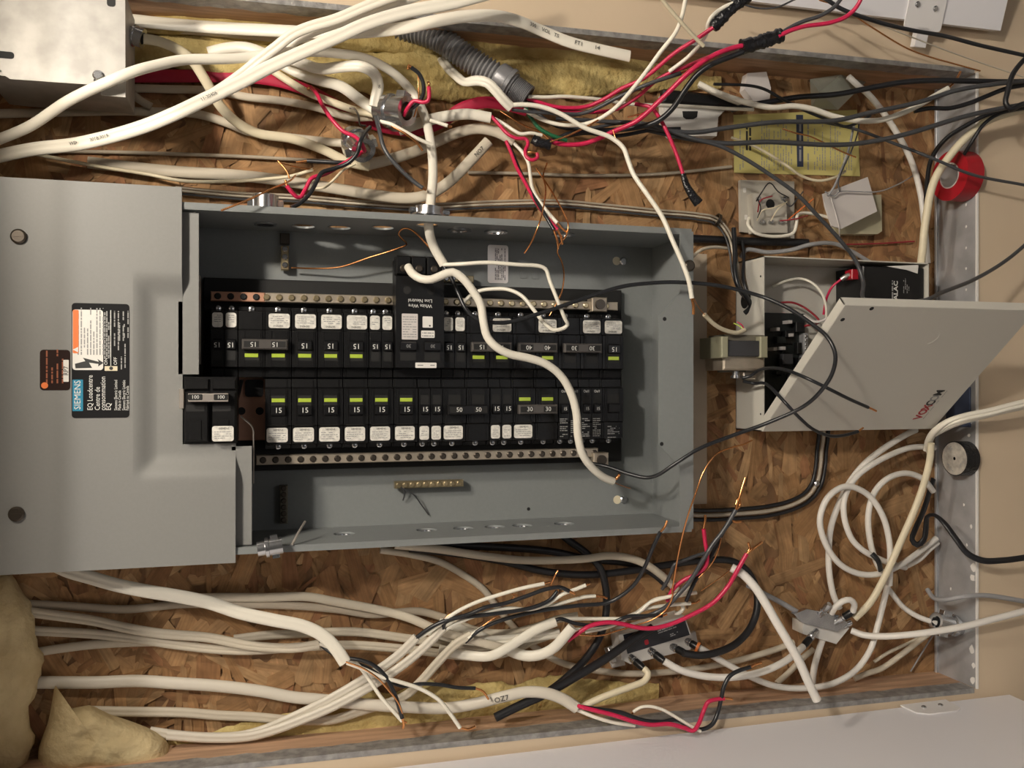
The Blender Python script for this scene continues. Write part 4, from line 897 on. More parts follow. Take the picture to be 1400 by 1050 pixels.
cable('thin pale cable tucked under the printed flat cable by the insulation', 'cable_beige', 6.5, '180,32,12 240,41,14 300,46,16 360,52,18 430,58,18')
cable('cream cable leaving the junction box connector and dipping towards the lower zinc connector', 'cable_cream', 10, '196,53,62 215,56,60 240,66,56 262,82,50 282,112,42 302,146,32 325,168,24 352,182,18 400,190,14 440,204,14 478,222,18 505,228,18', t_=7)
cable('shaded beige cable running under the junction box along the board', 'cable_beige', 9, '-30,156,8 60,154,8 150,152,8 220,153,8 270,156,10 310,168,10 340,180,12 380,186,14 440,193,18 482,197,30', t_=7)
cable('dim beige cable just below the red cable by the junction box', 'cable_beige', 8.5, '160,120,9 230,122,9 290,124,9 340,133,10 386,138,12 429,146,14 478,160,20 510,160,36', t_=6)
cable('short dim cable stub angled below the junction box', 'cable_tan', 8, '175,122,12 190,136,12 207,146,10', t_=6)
cable('flat red sheathed cable along the board, twisting out beside the conduit fitting', 'red_sheath', 13, '160,104,10 230,104,10 290,104,10 340,105,12 390,113,14 430,128,16 470,150,16 520,172,14 570,178,14 605,166,18 632,148,24 660,140,28 690,143,30 720,151,30', t_=5)
cable('white cable bent over into the top of the larger zinc connector', 'cable_white', 11.5, '385,76,52 414,87,52 437,94,54 471,91,60 494,91,66 511,100,64 517,116,56 514,134,48 512,146,44', t_=7, groove=.3, prints=[('90', .86, 4)])
cable('thick cream cable running straight into the larger zinc connector', 'cable_white', 12, '285,72,16 310,66,20 335,65,24 360,73,30 397,94,36 428,107,40 466,118,42 494,138,40 515,151,43', t_=7)
cable('cream cable below the thick one heading to the larger zinc connector', 'cable_cream', 8, '372,96,26 395,111,28 420,126,30 450,138,30 483,150,32 515,157,39', t_=6)
cable('thin brown wire stapled flat along the board above the panel cover', 'cable_tan', 4, '40,206,6 151,208,6 250,211,6 330,214,6 420,219,6 480,222,6')
cable('thin cream wire bowing above the panel cover', 'cable_cream', 3.6, '20,204,20 51,211,20 95,220,18 143,229,16 200,238,16 248,247,18 314,248,24 360,245,30 397,241,34 428,232,40', wires=[('ground_wire', C_, 1.5, '428,232,40 404,228,40 380,222,42', None)])
cable('wide beige cable sagging above the panel and marked in black near its end', 'cable_beige', 12, '120,222,10 200,231,10 260,236,12 300,238,12 357,243,14 400,249,16 460,258,18 514,267,20 557,271,24 583,267,28 611,251,32 643,220,36 668,193,38', t_=7, prints=[('NO7', .965, 6)])
cable('cut beige cable feeding the red, black and white wires above the panel', 'cable_beige', 12, '500,226,14 540,216,16 575,204,18 600,192,22 630,180,28 655,176,32 680,181,36 703,193,40', t_=8,
      wires=[('red_wire', R_, 4, '692,193,40 698,207,44 706,228,52 718,250,66 734,278,90 750,300,108 762,314,112', '762,314,112 766,322,112 769,334,108'),
             ('black_wire', B_, 4, '694,194,36 702,212,42 712,236,52 726,262,76 744,292,106 757,314,113', '757,314,110 762,330,110 763,340,106'),
             ('white_wire', W_, 4, '701,194,40 714,208,46 722,222,52 725,240,60 728,258,74 738,276,92 752,294,108 762,305,113', '762,305,113 770,314,112 776,318,112')])
cable('pale cut cable under the red sheath with a pink hooked wire', 'cable_white', 12, '545,178,30 580,166,34 610,159,38 640,156,42 671,161,46', t_=8,
      wires=[('red_wire', R_, 4, '670,157,46 682,170,52 694,183,58 706,189,60 719,190,60 722,196,62 718,207,64 720,215,66 728,219,68 735,215,68 734,209,68', '734,209,68 728,208,68 722,208,66'),
             ('white_wire', W_, 4, '676,162,42 690,170,46 702,178,50 712,183,52 726,182,54 741,185,54', None),
             ('ground_wire', C_, 1.8, '684,152,46 700,162,50 718,172,52 738,180,54 752,192,56', None)])
cable('white cable crossing the conduit fitting and feeding the long hanging white wire', 'cable_white', 11, '604,80,20 612,92,28 624,104,44 636,112,62 652,110,74 666,113,80 676,122,82 688,136,82 699,147,80', t_=6.5, groove=.36,
      wires=[('white_wire', W_, 5.2, '698,144,80 715,143,82 740,146,84 765,155,86 800,175,90 835,188,94 852,202,98 859,220,102 866,238,106 885,266,114 905,296,120 920,330,126 934,362,130 942,385,132 946,408,132', '946,408,132 948,418,131 948,430,130'),
             ('grey_wire', 'wire_grey', 3.6, '700,150,78 725,153,78 760,155,78 790,156,78', None)])
cable('short cream lead from the transformer reaching towards the panel corner', 'cable_cream', 5, '1018,451,74 1008,455,78 990,451,84 976,443,90 963,430,96', wires=[('ground_wire', C_, 1.1, '963,430,96 955,420,110 948,407,128', None), ('green_wire', 'green', 1.4, '1016,450,74 1010,445,70 1003,442,66', None), ('red_wire', R_, 1.4, '1017,449,74 1014,444,68 1008,440,64', None)])
# wires sticking out of the two zinc connectors
wire('black wire bent like a hook above the larger zinc connector', B_, 4.2, '556,152,70 570,143,78 578,131,84 579,116,88 573,101,90 562,92,92', '562,92,92 559,89,92 558,95,92')
wire('red wire kinked twice beside the hooked black wire', R_, 4.2, '552,158,68 558,147,76 566,138,80 578,140,84 585,138,86 587,128,88 586,118,90', '586,118,90 587,114,90 584,112,90')
wire('long black wire dropping from the larger zinc connector to the panel edge cable', 'wire_grey', 4.4, '514,160,70 519,180,78 524,200,82 532,214,84 550,234,86 568,250,88 578,257,90', '578,257,90 583,260,90')
wire('pale wire fanning out below the larger zinc connector', W_, 4, '520,166,70 535,170,76 550,178,78 572,190,78 590,198,76', ['535,172,76 556,184,80 570,195,80 578,206,80'])
wire('thin curled copper ground beside the hooked black wire', C_, 1.6, '566,160,66 572,138,76 572,118,80 571,100,80 568,96,80')
wire('short pale stub with bare end beside the upright cream cable', W_, 4, '588,164,60 600,168,62 612,172,64', '612,172,64 618,173,64')
wire('red wire arching into the smaller zinc connector', R_, 4.2, '425,119,30 433,128,40 442,146,54 456,166,62 470,180,66 484,186,72 493,194,78 498,204,74 498,207,62', '425,119,30 420,122,30')
wire('bent red wire leaving the smaller zinc connector towards the cover', R_, 4.2, '495,208,64 486,214,72 466,226,70 444,238,72 426,244,74 418,258,74 410,270,76 404,268,76 397,260,76 392,254,76', '392,254,76 390,246,76')
wire('black wire twisted with the red one down to the panel edge clamp', B_, 4.2, '506,174,56 500,180,68 493,193,82 488,210,80 477,222,76 458,230,72 440,236,74 433,248,76 424,264,80 410,278,84 398,284,88', '398,284,88 390,288,90')
wire('short dark wire lying level beside the smaller zinc connector', B_, 4.2, '480,222,66 460,222,64 440,221,60 420,220,56', '420,220,56 405,222,54')
wire('dark bare wire curling over the smaller zinc connector', 'dark_screw', 2, '500,172,50 492,170,56 490,158,60 484,148,60 478,148,58')
wire('thin pale wire from the smaller zinc connector curling along the panel edge', 'cable_cream', 2.6, '486,224,50 470,232,50 456,246,54 444,256,54 430,258,50')
wire('long bare copper wire pointing at the panel cover above the clamp', C_, 1.9, '404,240,40 395,248,76 372,258,108 340,273,116 302,288,115')
wire('bare copper curl at the panel edge clamp', C_, 1.8, '380,220,60 392,234,64 396,244,66')
# --- wires from the conduit to the taped joints
wire('white wire leaving the conduit along the brown board', W_, 4.2, '722,132,58 745,133,60 770,132,62 800,134,60 828,137,56 857,142,50 931,145,46 985,148,44 1030,150,42')
wire('long white wire rising from the conduit wires to the top edge', W_, 4.4, '716,150,56 740,163,62 771,171,70 806,168,80 837,151,96 871,114,124 903,71,150 926,40,170 937,0,186 938,-20,190')
wire('thick red wire sweeping from the conduit up to the taped joint', R_, 5.2, '752,193,62 766,197,64 800,196,70 843,178,84 871,165,96 909,131,116 943,98,132 971,78,140 1000,66,146 1022,61,150')
wire('pink-red wire climbing to the upper taped joint', R_, 4.4, '717,133,57 760,146,60 800,146,66 825,136,76 850,121,88 880,107,104 923,72,130 951,54,146 980,34,160')
wire('red wire behind the thick red one entering the same taped joint', R_, 4.2, '724,140,54 780,152,58 840,150,66 872,132,84 900,108,104 940,90,122 985,72,138 1018,62,146')
wire('black wire running beside the pink-red wire', 'wire_grey', 4.2, '722,140,52 760,156,56 800,154,66 849,131,86 886,115,100 931,100,112', '931,100,112 942,95,114 952,90,116')
wire('thick black wire curving up into the large taped joint', B_, 6, '752,194,50 790,180,58 840,178,70 894,168,92 917,151,104 936,124,118 952,103,128 971,89,136 1000,77,144 1024,68,148')
wire('grey-black wire from the conduit dipping at the alarm battery then off over the wall', 'wire_grey', 4.6, '760,162,56 826,166,66 886,170,78 943,188,88 985,200,92 1015,215,94 1050,237,96 1090,266,98 1115,292,98 1150,330,96 1170,357,94 1180,385,100 1179,404,110 1190,413,150 1225,415,190 1262,411,196 1290,399,180 1330,383,160 1370,360,140 1400,336,128 1440,296,120')
wire('black cord passing over the yellow sheet to the bundle at the wall', 'wire_grey', 5.4, '874,172,74 943,181,82 1000,174,88 1060,167,92 1140,165,94 1190,154,98 1255,140,106 1310,123,116 1360,115,124 1430,108,130')
wire('lower black cord across the yellow sheet bending up to the wall bundle', 'wire_grey', 5.6, '886,178,68 943,190,78 990,196,84 1050,194,88 1090,196,90 1130,198,92 1165,197,94 1200,192,98 1240,183,104 1320,159,116 1370,148,122 1430,138,130')
wire('green wire curving under the conduit mouth', 'green_wire', 4.4, '716,140,52 724,158,54 736,174,56 752,184,58 775,192,58')
wire('red wire with a black taped tip hanging below the white bracket', R_, 4.4, '868,142,66 890,147,74 902,162,80 914,185,86 926,214,90 936,245,92', None)
tp_p = spline(path('934,238,92 938,252,94 946,266,95 955,278,95'), 2); tp = MB().tube(tp_p, 8, 6, 10, 0, [.8 + .75 * i / len(tp_p) for i in range(len(tp_p))]).build('taped_tip', 'tape_black', None, 50); tag(tp, 'black tape wrapped end of the hanging red wire', 'tape')
wire('small grey wire running between the conduit wires', 'wire_grey', 4, '722,144,50 760,172,54 800,176,60 850,168,66 900,170,70')
wire('second dark wire tangled in the conduit bundle', B_, 4.4, '756,190,52 800,182,56 840,186,62 890,178,70 930,176,74')
wire('bare copper strand across the conduit bundle', C_, 1.9, '752,194,70 775,186,76 800,174,82 818,164,86')
wire('bare copper strand beside the large red wires', C_, 1.9, '858,160,96 885,152,100 905,138,104 915,120,106')
wire('short bare copper tail hanging under the white wire', C_, 1.5, '838,178,92 842,190,94 846,198,94')
for lb, s_, wd in (('black taped splice lump in the middle of the conduit wires', '728,190,64 738,195,66 752,198,66', 11), ('long black taped joint at the end of the thick red wires', '1014,64,148 1035,59,150 1056,52,152 1068,48,152', 15), ('black taped joint at the end of the pink-red wire near the top edge', '974,38,158 990,22,164 1005,8,168 1024,-6,172', 12)):
    pts = spline(path(s_), 2); rg = random.Random(len(lb)); mb = MB().tube(pts, wd, wd * .8, 12, 0, [rg.uniform(.86, 1.12) for _ in pts]); tag(mb.build('taped_joint', 'tape_black', None, 50), lb, 'tape')
wire('white wire looping at the upper taped joint', W_, 4.2, '915,98,112 945,74,132 966,46,150 968,32,158 974,22,162 988,11,166 1012,1,170 1040,-8,172')
wire('cream wire stub crossing the long white wire at the top', 'cable_cream', 4, '897,-12,190 912,8,184 930,29,178 947,48,172 962,63,168')
wire('black wire leaving the long taped joint to the top edge', 'wire_grey', 4.2, '1062,50,152 1076,40,156 1096,30,160 1120,22,166 1140,10,172 1156,-10,178')
wire('pink wire leaving the long taped joint to the top edge', R_, 4.6, '1064,50,154 1080,42,158 1100,36,162 1135,31,168 1158,22,174 1172,8,180 1182,-14,186')
wire('thin grey wire bent across the top edge above the taped joint', 'wire_grey', 2, '1000,0,120 1035,11,124 1062,10,126 1085,0,128 1110,-10,130')
wire('long black cord slanting past the white door hinge', B_, 4.6, '1100,-16,140 1128,-2,142 1150,12,144 1200,30,146 1250,42,146 1290,49,146 1340,62,146 1420,80,146')
wire('thin copper wire with bright end crossing the drywall corner', C_, 1.9, '1120,0,110 1150,10,110 1190,36,110 1240,66,112 1275,79,114 1300,86,116 1340,97,118')
wire('thin beige strand in place of a blurred shadow line by the hinge', 'cable_beige', 1.6, '1155,12,118 1190,28,116 1260,56,108 1330,82,100 1420,112,98')  # this strand stands in for a soft shadow line on the wall
wire('short bare copper strand across the yellow sheet', C_, 2, '1070,176,70 1088,182,72 1106,186,72 1122,193,70 1142,203,68 1155,209,66 1170,215,64')
cable('flat black cord behind the white wire at the bracket running to the wall', 'cord_black', 6.5, '1000,150,40 1030,143,44 1060,138,50 1090,133,56 1143,129,66 1196,119,78 1230,113,88 1274,110,98 1330,111,108 1376,112,116 1430,110,122', name='power_cord', cat='cord')
wire('thin black wire dipping over the yellow sheet corner', B_, 3.6, '976,115,60 1024,117,60 1045,122,58 1067,134,56 1100,151,54 1135,165,52 1155,173,50 1172,168,50 1190,158,50')
cable('white cable from the bracket waving over the yellow sheet to a bare copper end', 'cable_white', 6.5, '955,114,50 975,124,56 995,132,60 1020,140,66 1055,147,70 1085,145,72 1110,149,74 1140,159,76 1172,165,80 1205,164,84 1230,156,88 1252,146,92 1280,130,98 1296,121,100', wires=[('ground_wire', C_, 2.6, '1296,121,100 1304,113,101 1310,104,100 1313,98,98', None)])
wire('thin cream cable lying behind the black cords by the bracket', 'cable_beige', 4, '955,118,40 985,132,40 1010,142,38 1030,146,36')
cable('black cord low in the wall bundle crossing the metal sill', 'cord_black', 5.4, '1250,152,90 1271,148,94 1298,148,98 1325,141,104 1350,131,110 1376,121,116 1430,112,122', name='power_cord', cat='cord')
cable('black cord curving down from the wall bundle behind the red tape', 'cord_black', 5.4, '1266,300,40 1267,255,50 1274,216,64 1293,190,80 1322,171,94 1347,158,103 1376,150,108 1430,146,110', name='power_cord', cat='cord')
cable('second dark cord dropping to the red tape roll from the wall bundle', 'cord_black', 4.4, '1318,211,80 1327,197,90 1345,170,98 1365,156,106 1420,145,112', name='power_cord', cat='cord')
cable('black cable tie loop hanging from the wall bundle', 'cord_black', 6, '1420,66,134 1398,84,136 1384,103,138 1378,124,138 1375,141,138 1382,149,140 1396,143,142 1420,138,142', name='cable_tie', cat='cable tie')
cable('cream cable rising from the alarm box past the red tape roll', 'cable_cream', 9.5, '1259,361,54 1261,345,58 1265,305,62 1277,248,70 1298,214,80 1322,187,92 1351,165,100 1380,154,104 1430,144,106')
cable('pale cable slanting down from the flashing to the alarm box', 'coax', 7.5, '1160,105,47 1172,116,46 1190,132,40 1220,172,30 1245,218,28 1258,262,30 1264,310,32 1268,360,34')
wire('thin black cord sloping from the yellow sheet over the sill to the wall', 'wire_grey', 3.8, '1120,166,44 1167,176,50 1230,199,66 1274,216,84 1327,238,100 1400,253,106 1440,262,108')
wire('cream phone wire sagging between the yellow sheet and the pale plate', 'cable_cream', 3.4, '1000,188,14 1022,196,16 1045,207,18 1072,224,22 1095,240,26 1118,247,30 1140,243,32 1156,234,32')
wire('twisted grey-blue pair hanging past the yellow sheet', 'grey_cable', 3, '1172,158,40 1166,178,40 1162,198,38 1155,220,36 1149,236,38 1140,256,42 1132,268,42')
wire('thin dark wire beside the twisted grey-blue pair', 'wire_grey', 1.8, '1176,160,42 1172,184,42 1164,206,40 1152,232,40 1146,250,42 1148,262,44')
wire('white wire looped below the telephone jack', W_, 4, '1024,298,10 1023,308,20 1032,318,26 1052,323,27 1075,322,27 1085,318,27 1089,305,27 1090,295,26 1100,291,20 1128,296,20 1140,300,24')
wire('fine grey wire lying over the pale tilted plate', 'grey_cable', 1.6, '1128,262,42 1140,268,42 1148,262,42 1170,262,42 1200,262,41 1228,252,30 1252,238,20')
wire('fine white wire down the pale tilted plate', 'card', 1.6, '1136,270,40 1142,290,42 1147,310,42 1148,324,30')
cable('thick black cable stub running level under the telephone jack', 'cord_black', 10, '940,326,8 980,328,10 1020,330,10 1060,331,10 1104,332,10', name='black_cable')
wire('thin red wire continuing level past the black cable stub', 'redbrown', 2, '1104,332,10 1150,334,8 1200,333,7 1250,330,7')
cable('grey cable arching above the alarm box', 'grey_cable', 5.4, '1012,352,10 1020,342,14 1050,345,16 1080,342,16 1110,334,18 1140,333,18 1165,344,16 1195,362,12', name='grey_cable')
cable('pale curved cable above the backing strip', 'cable_beige', 4, '946,352,30 958,342,26 975,338,20 1000,340,12')
# thermostat wires over the panel top, tied together
for k, (lb, m_) in enumerate((('tan', 'cable_tan'), ('brown', 'cable_beige'), ('dark', 'wire_grey'))):
    o_ = 4.2 * k
    wire('thin %s wire strung along the panel top edge to the alarm box' % lb, m_, 2.7, ' '.join('%g,%g,8' % (x, y + o_) for x, y in ((240, 256), (330, 264), (400, 267), (500, 275), (580, 279), (680, 275), (760, 274), (830, 280), (900, 287), (955, 292))) + ' ' + ' '.join('%g,%g,%g' % (x + o_ * c, y + o_ * d_, h) for x, y, h, c, d_ in ((980, 298, 9, -.4, .9), (998, 318, 14, -.9, .4), (1006, 345, 20, -1, 0), (1010, 375, 26, -1, 0), (1018, 396, 30, -.8, .4), (1027, 411, 26, -.3, .3))))
wire('black wire bundle hanging into the side hole of the alarm box', B_, 6, '1003,312,22 1005,345,30 1005,372,36 1010,392,40 1020,405,40 1026,420,34 1018,428,28')
wire('black wire pair loop at the side hole of the alarm box', B_, 4, '1015,330,14 1017,350,20 1016,380,26 1022,400,30 1030,412,26')
t_ = MB().ring(axis_frame(at(979, 300, 9), at(985, 303, 9) - at(979, 300, 9)), 0, 0, 6, 8, 0, 3.5); tag(t_.build('cable_tie', 'dark_screw'), 'small dark tie around the thin wires above the alarm box', 'cable tie')
wire('brown shaded wire running level above the thin tied wires', 'cable_tan', 4, '640,236,6 700,237,6 800,240,6 900,238,6 1000,228,6')
wire('bare copper wire leaning over the panel edge', C_, 1.7, '748,223,50 743,238,56 746,258,86 744,278,110 737,306,124 726,332,116 717,346,108')
wire('kinked bare copper wire dropping to the upper terminal bar', C_, 1.7, '733,230,50 744,246,58 758,268,82 772,294,106 777,308,114 774,322,112 765,334,104 762,344,98 768,358,88 771,378,72 767,402,60 757,422,54 751,432,52')
# --- inside the panel and the alarm box
cable('thick white pigtail snaking from the tall breaker across both rows', 'cable_white', 8.4, '558,365,78 564,374,88 575,381,94 590,382,98 605,376,100 619,372,102 632,380,104 646,397,104 657,416,104 661,440,104 666,460,104 678,474,106 697,484,106 720,489,106 745,497,106 766,513,104 780,536,102 788,565,100 790,595,96 796,620,92 810,640,86 826,653,80 838,658,76', name='pigtail_wire', cat='wire',
      wires=[('copper_end', C_, 3.6, '838,657,76 844,653,76 847,648,78', None), ('strand', C_, .8, '838,659,76 850,664,74 862,668,72', None)])
wire('black wire from the transformer with a bare tip on the VOXCOM door', B_, 3.8, '1014,517,60 1026,514,66 1036,507,76 1053,503,104 1075,506,134 1105,518,166 1132,531,174 1160,545,172 1187,557,162', '1187,557,162 1192,559,161 1198,562,159')
wire('second black transformer wire curling along the VOXCOM door edge', B_, 3.8, '1016,521,62 1030,524,66 1045,524,86 1058,534,106 1075,552,124 1092,570,126 1112,587,118 1135,596,110 1155,595,102 1173,590,98', '1173,590,98 1177,587,97 1180,585,96')
wire('white wire arching inside the alarm box beside the battery', W_, 3.2, '1056,392,18 1075,384,22 1095,381,26 1112,388,34 1124,402,40 1129,418,40 1130,436,34')
wire('brown wire pair at the battery inside the alarm box', 'redbrown', 2.6, '1062,414,14 1085,414,18 1105,424,24 1120,440,28 1100,446,24')
wire('white terminal wire above the circuit board', 'card', 3.6, '1098,431,26 1108,438,30 1118,440,34 1135,434,38')
wire('fine black wire poking from the lower ground bar', 'wire_grey', 1.4, '544,664,20 565,676,18 576,690,12 586,704,8')
wire('short dark wire tail under the lower ground bar', 'wire_grey', 1.6, '552,666,18 553,676,14 551,684,10')
wire('steel pin leaning at the lower panel edge', 'silver', 2.4, '417,713,82 408,728,96 399,745,103.5', name='steel_pin', cat='pin')
# --- lower left bundle
cable('bright cream cable from under the cover to the split black and white wires', 'cable_white', 13, '70,770,40 94,781,46 125,790,50 160,800,54 205,809,56 243,815,56 286,824,56 329,838,56 375,848,58 414,856,60 440,868,62 458,885,64 472,906,66', t_=7, groove=.36,
      wires=[('black_wire', B_, 4.2, '472,900,64 490,902,68 508,908,72 525,922,76 538,945,80 545,965,82 550,982,82', '550,982,82 552,990,82 551,996,82'),
             ('white_wire', W_, 4.2, '474,906,68 500,916,72 520,925,76 545,932,78 575,942,80 600,957,82 615,975,82 629,995,82', '629,995,82 640,997,82 650,993,82'),
             ('ground_wire', C_, 1.8, '473,905,70 495,913,76 515,926,82 530,942,84 545,962,84 552,985,82', None)])
cable('pale cable ending in bare wires beside the bright cream cable', 'cable_beige', 10, '20,834,10 34,836,12 80,842,14 129,849,16 170,858,18 217,866,20 286,872,22 343,883,24 400,886,28 437,881,34', t_=6.5, groove=.36,
      wires=[('white_wire', W_, 4, '437,880,34 452,886,42 470,896,50 488,908,56 504,928,60 520,952,64 540,975,68 550,986,70', '550,986,70 556,988,70'),
             ('black_wire', B_, 4, '440,883,32 455,894,40 472,902,46 500,912,52 530,930,56 550,938,58 575,935,60 600,936,62 625,940,64 650,941,66', '650,941,66 660,945,66 668,956,66')])
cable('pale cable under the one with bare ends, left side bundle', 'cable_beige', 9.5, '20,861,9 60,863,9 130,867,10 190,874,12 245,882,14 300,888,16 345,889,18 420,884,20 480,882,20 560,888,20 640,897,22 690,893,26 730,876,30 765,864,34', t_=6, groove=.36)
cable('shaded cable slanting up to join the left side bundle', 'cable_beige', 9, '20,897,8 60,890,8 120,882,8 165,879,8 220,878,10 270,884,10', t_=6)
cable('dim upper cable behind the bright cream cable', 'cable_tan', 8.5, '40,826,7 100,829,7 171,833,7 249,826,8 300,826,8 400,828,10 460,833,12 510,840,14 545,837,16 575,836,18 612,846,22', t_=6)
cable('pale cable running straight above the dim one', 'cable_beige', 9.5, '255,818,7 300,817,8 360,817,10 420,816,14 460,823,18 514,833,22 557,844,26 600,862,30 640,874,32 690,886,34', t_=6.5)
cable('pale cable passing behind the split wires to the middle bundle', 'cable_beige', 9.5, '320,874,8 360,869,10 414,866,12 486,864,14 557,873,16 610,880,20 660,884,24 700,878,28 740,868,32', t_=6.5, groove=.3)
cable('lower pale cable turning into the marked cable with red and black wires', 'cable_cream2', 12.5, '22,933,9 60,933,10 129,933,12 186,931,14 240,934,16 300,938,18 357,945,20 400,953,22 443,957,24 500,963,28 560,967,34 610,968,42 650,962,50 690,952,58 720,946,62 748,948,66 770,956,68 789,968,70', t_=9, prints=[('OZ7', .865, 8)],
      wires=[('red_wire', R_, 4.8, '789,965,72 812,971,79 840,978,86 868,987,90 890,991,91 915,990,91 935,995,92 948,999,92 955,990,91 962,972,88 968,960,90 980,956,90 990,955,90', '990,955,90 996,955,90 1001,956,90'),
             ('black_wire', B_, 4.8, '792,966,66 820,970,72 848,974,77 880,985,82 905,987,84 925,984,85 945,995,88 960,997,90 974,990,90 982,972,88 986,955,90 990,938,90 998,924,90 1010,917,90 1026,912,90', '1026,912,90 1034,908,90 1041,906,90'),
             ('white_wire', W_, 4.2, '788,970,68 815,981,76 840,988,77.5 868,992,78', None)])
wire('small white loop over the lower red and black pair', W_, 3.6, '866,973,78 876,967,82 890,966,84 905,970,86 920,978,88 940,990,91 958,1000,93', '866,973,78 864,976,77')
cable('pale cable emerging from the folded insulation', 'cable_beige', 10, '125,972,10 180,973,12 249,974,12 300,978,12 345,980,12 390,984,14 430,985,16 454,984,20 500,970,24 551,953,30 574,933,36 600,904,42 623,881,46 645,868,50', t_=6, groove=.36,
      wires=[('white_wire', W_, 4.2, '640,872,50 660,858,54 690,846,58 730,836,62 770,824,66 800,816,68 814,815,68', '814,815,68 822,815,68 830,818,68'), ('black_wire', B_, 4.4, '636,878,48 655,862,54 680,850,58 715,840,62 750,833,66 790,828,70 830,824,76 850,814,82 868,798,90 882,774,98 892,750,106 903,727,111', '903,727,111 909,720,111 912,712,110')])
cable('first of two parallel pale cables rising to the split black wires', 'cable_cream2', 10, '205,1000,12 240,1005,14 286,1008,14 329,1006,16 360,998,18 386,987,22 443,960,30 500,927,38 543,897,46 570,871,52', t_=6, groove=.36,
      wires=[('black_wire', B_, 4.4, '569,872,52 585,860,56 605,850,60 640,840,64 665,830,68 690,825,70 720,815,74 745,806,76 765,803,78 778,808,78', '778,808,78 786,812,78'), ('white_wire', W_, 4.2, '570,874,50 590,862,54 606,850,58 622,838,62 650,824,66 680,814,70 715,804,74 744,798,76', '744,798,76 752,796,76')])
cable('second of two parallel pale cables rising to the split black wires', 'cable_cream2', 10, '228,1005,22 290,1009,24 340,1007,26 372,999,27 400,989,28 455,966,31 515,933,38 560,902,46 590,875,52 606,858,54', t_=6, groove=.36,
      wires=[('black_wire', B_, 4.4, '606,860,54 608,852,58 620,846,60 660,841,64 700,836,68 730,830,72 752,820,74 762,808,74', '762,808,74 764,800,74'), ('white_wire', W_, 4.2, '607,862,52 625,852,56 650,842,60 690,832,64 725,833,66 748,826,70 770,812,74 786,806,76 801,800,78', '801,800,78 806,798,78')])
wire('bare copper strand near the white wire ends', C_, 1.7, '752,802,76 756,793,78 759,786,80 763,780,80')
wire('fine bare copper kink above the pale cable sheaths', C_, 1.5, '697,822,60 703,815,62 700,812,62 708,814,62')
wire('bare copper strand under the parallel cables', C_, 1.6, '603,850,50 618,838,52 640,832,54')
wire('bare copper strand in the middle of the white wires', C_, 1.6, '660,856,60 680,842,62 700,832,64')
# --- middle bundle
cable('thick white tube end curling up in the middle bundle', 'cable_white', 12, '600,852,24 629,861,26 660,872,30 686,883,34 705,893,40 723,897,46 742,894,52 758,885,58 771,871,64 783,857,68', t_=8.5)
cable('white cable lying level in the middle bundle', 'cable_white', 11, '586,862,22 620,872,26 655,876,30 690,875,34 725,871,38 765,866,44', t_=7, groove=.36)
cable('white cable with a brown cut end in the middle bundle', 'cable_white', 11, '600,888,24 640,896,28 670,897,32 690,888,38 712,874,44 735,860,50 760,850,54', t_=7,
      wires=[('black_wire', B_, 4.2, '760,848,54 766,846,56 785,852,58 810,855,60 835,852,62 858,843,66 880,842,70 905,842,72', '905,842,72 912,840,72')])
cable('pale cable at the back of the middle bundle', 'cable_beige', 9, '612,846,18 650,862,22 690,866,26 730,858,32 765,846,38 790,842,42', t_=6)
wire('white wire from the middle bundle to the splitter top', W_, 4.2, '765,846,48 800,846,54 830,846,58 856,845,62 875,836,66 888,824,70 905,818,74 925,813,76 944,803,78 950,796,78', '944,803,78 952,796,78')
wire('white wire ending beside the splitter label', W_, 4.2, '775,862,46 810,858,52 840,850,58 865,840,62 885,832,66 910,828,70 930,826,72 944,825,72', '944,825,72 952,824,72 957,820,72')
wire('white wire crossing over the splitter', W_, 4.4, '800,864,44 835,856,50 870,838,58 895,820,66 920,816,70 940,812,72 952,810,72')
wire('short white wire curl on the splitter', W_, 4.6, '922,838,60 928,838,62 934,832,64 932,826,64')
wire('long pink-red wire arching over the splitter to a bare tip', R_, 5.0, '776,876,62 790,866,64 806,856,66 830,851,68 850,853,70 872,858,74 892,859,78 915,854,82 945,841,88 975,824,94 995,802,98 1008,780,102 1021,757,104', ['1021,757,104 1025,750,104 1023,742,104', '1021,757,104 1030,750,106 1042,741,106'])
wire('pink-red wire kinked upright beside the panel corner', R_, 4.8, '912,822,70 920,806,76 935,793,82 955,783,88 965,773,92 967,760,94 964,740,96 962,723,98', '962,723,98 964,712,98 964,704,98')
wire('black wire rising past the panel corner to a copper loop', 'wire_grey', 5, '850,846,58 885,842,66 910,830,74 928,812,82 945,792,90 962,764,96 974,745,100 990,724,104 1006,697,106', ['1006,697,106 1012,690,106 1010,680,106 1006,690,106', '1006,697,106 1011,680,108 1015,665,108 1019,653,108'])
wire('second dark wire alongside the rising black wire', B_, 4.4, '938,822,74 950,795,82 968,768,90 980,745,94 990,725,98 1000,712,100', '1000,712,100 1006,714,100 1013,713,100')
wire('dark wire stub near the kinked red wire', 'wire_grey', 4.2, '905,806,70 912,795,74 918,782,78 922,772,80 938,765,84 955,759,86 965,756,88')
wire('long bare copper wire curving from the bundle past the panel corner', C_, 1.9, '918,815,74 921,795,80 927,760,92 933,732,102 942,700,112 952,672,118 962,645,120 978,622,120 1000,612,116 1018,607,110 1028,602,106')
wire('bare copper wire curving under the pink-red wire', C_, 1.9, '790,868,60 820,869,62 845,862,64 868,855,68 890,848,72 908,836,74 918,820,76 920,812,78')
wire('fine bare copper wire slanting up from the splitter', C_, 1.3, '958,808,72 980,793,76 1002,777,78 1012,771,78')
wire('fine copper strand beside the rising black wire', C_, 1.4, '955,790,88 972,772,92 982,752,96 986,735,98')
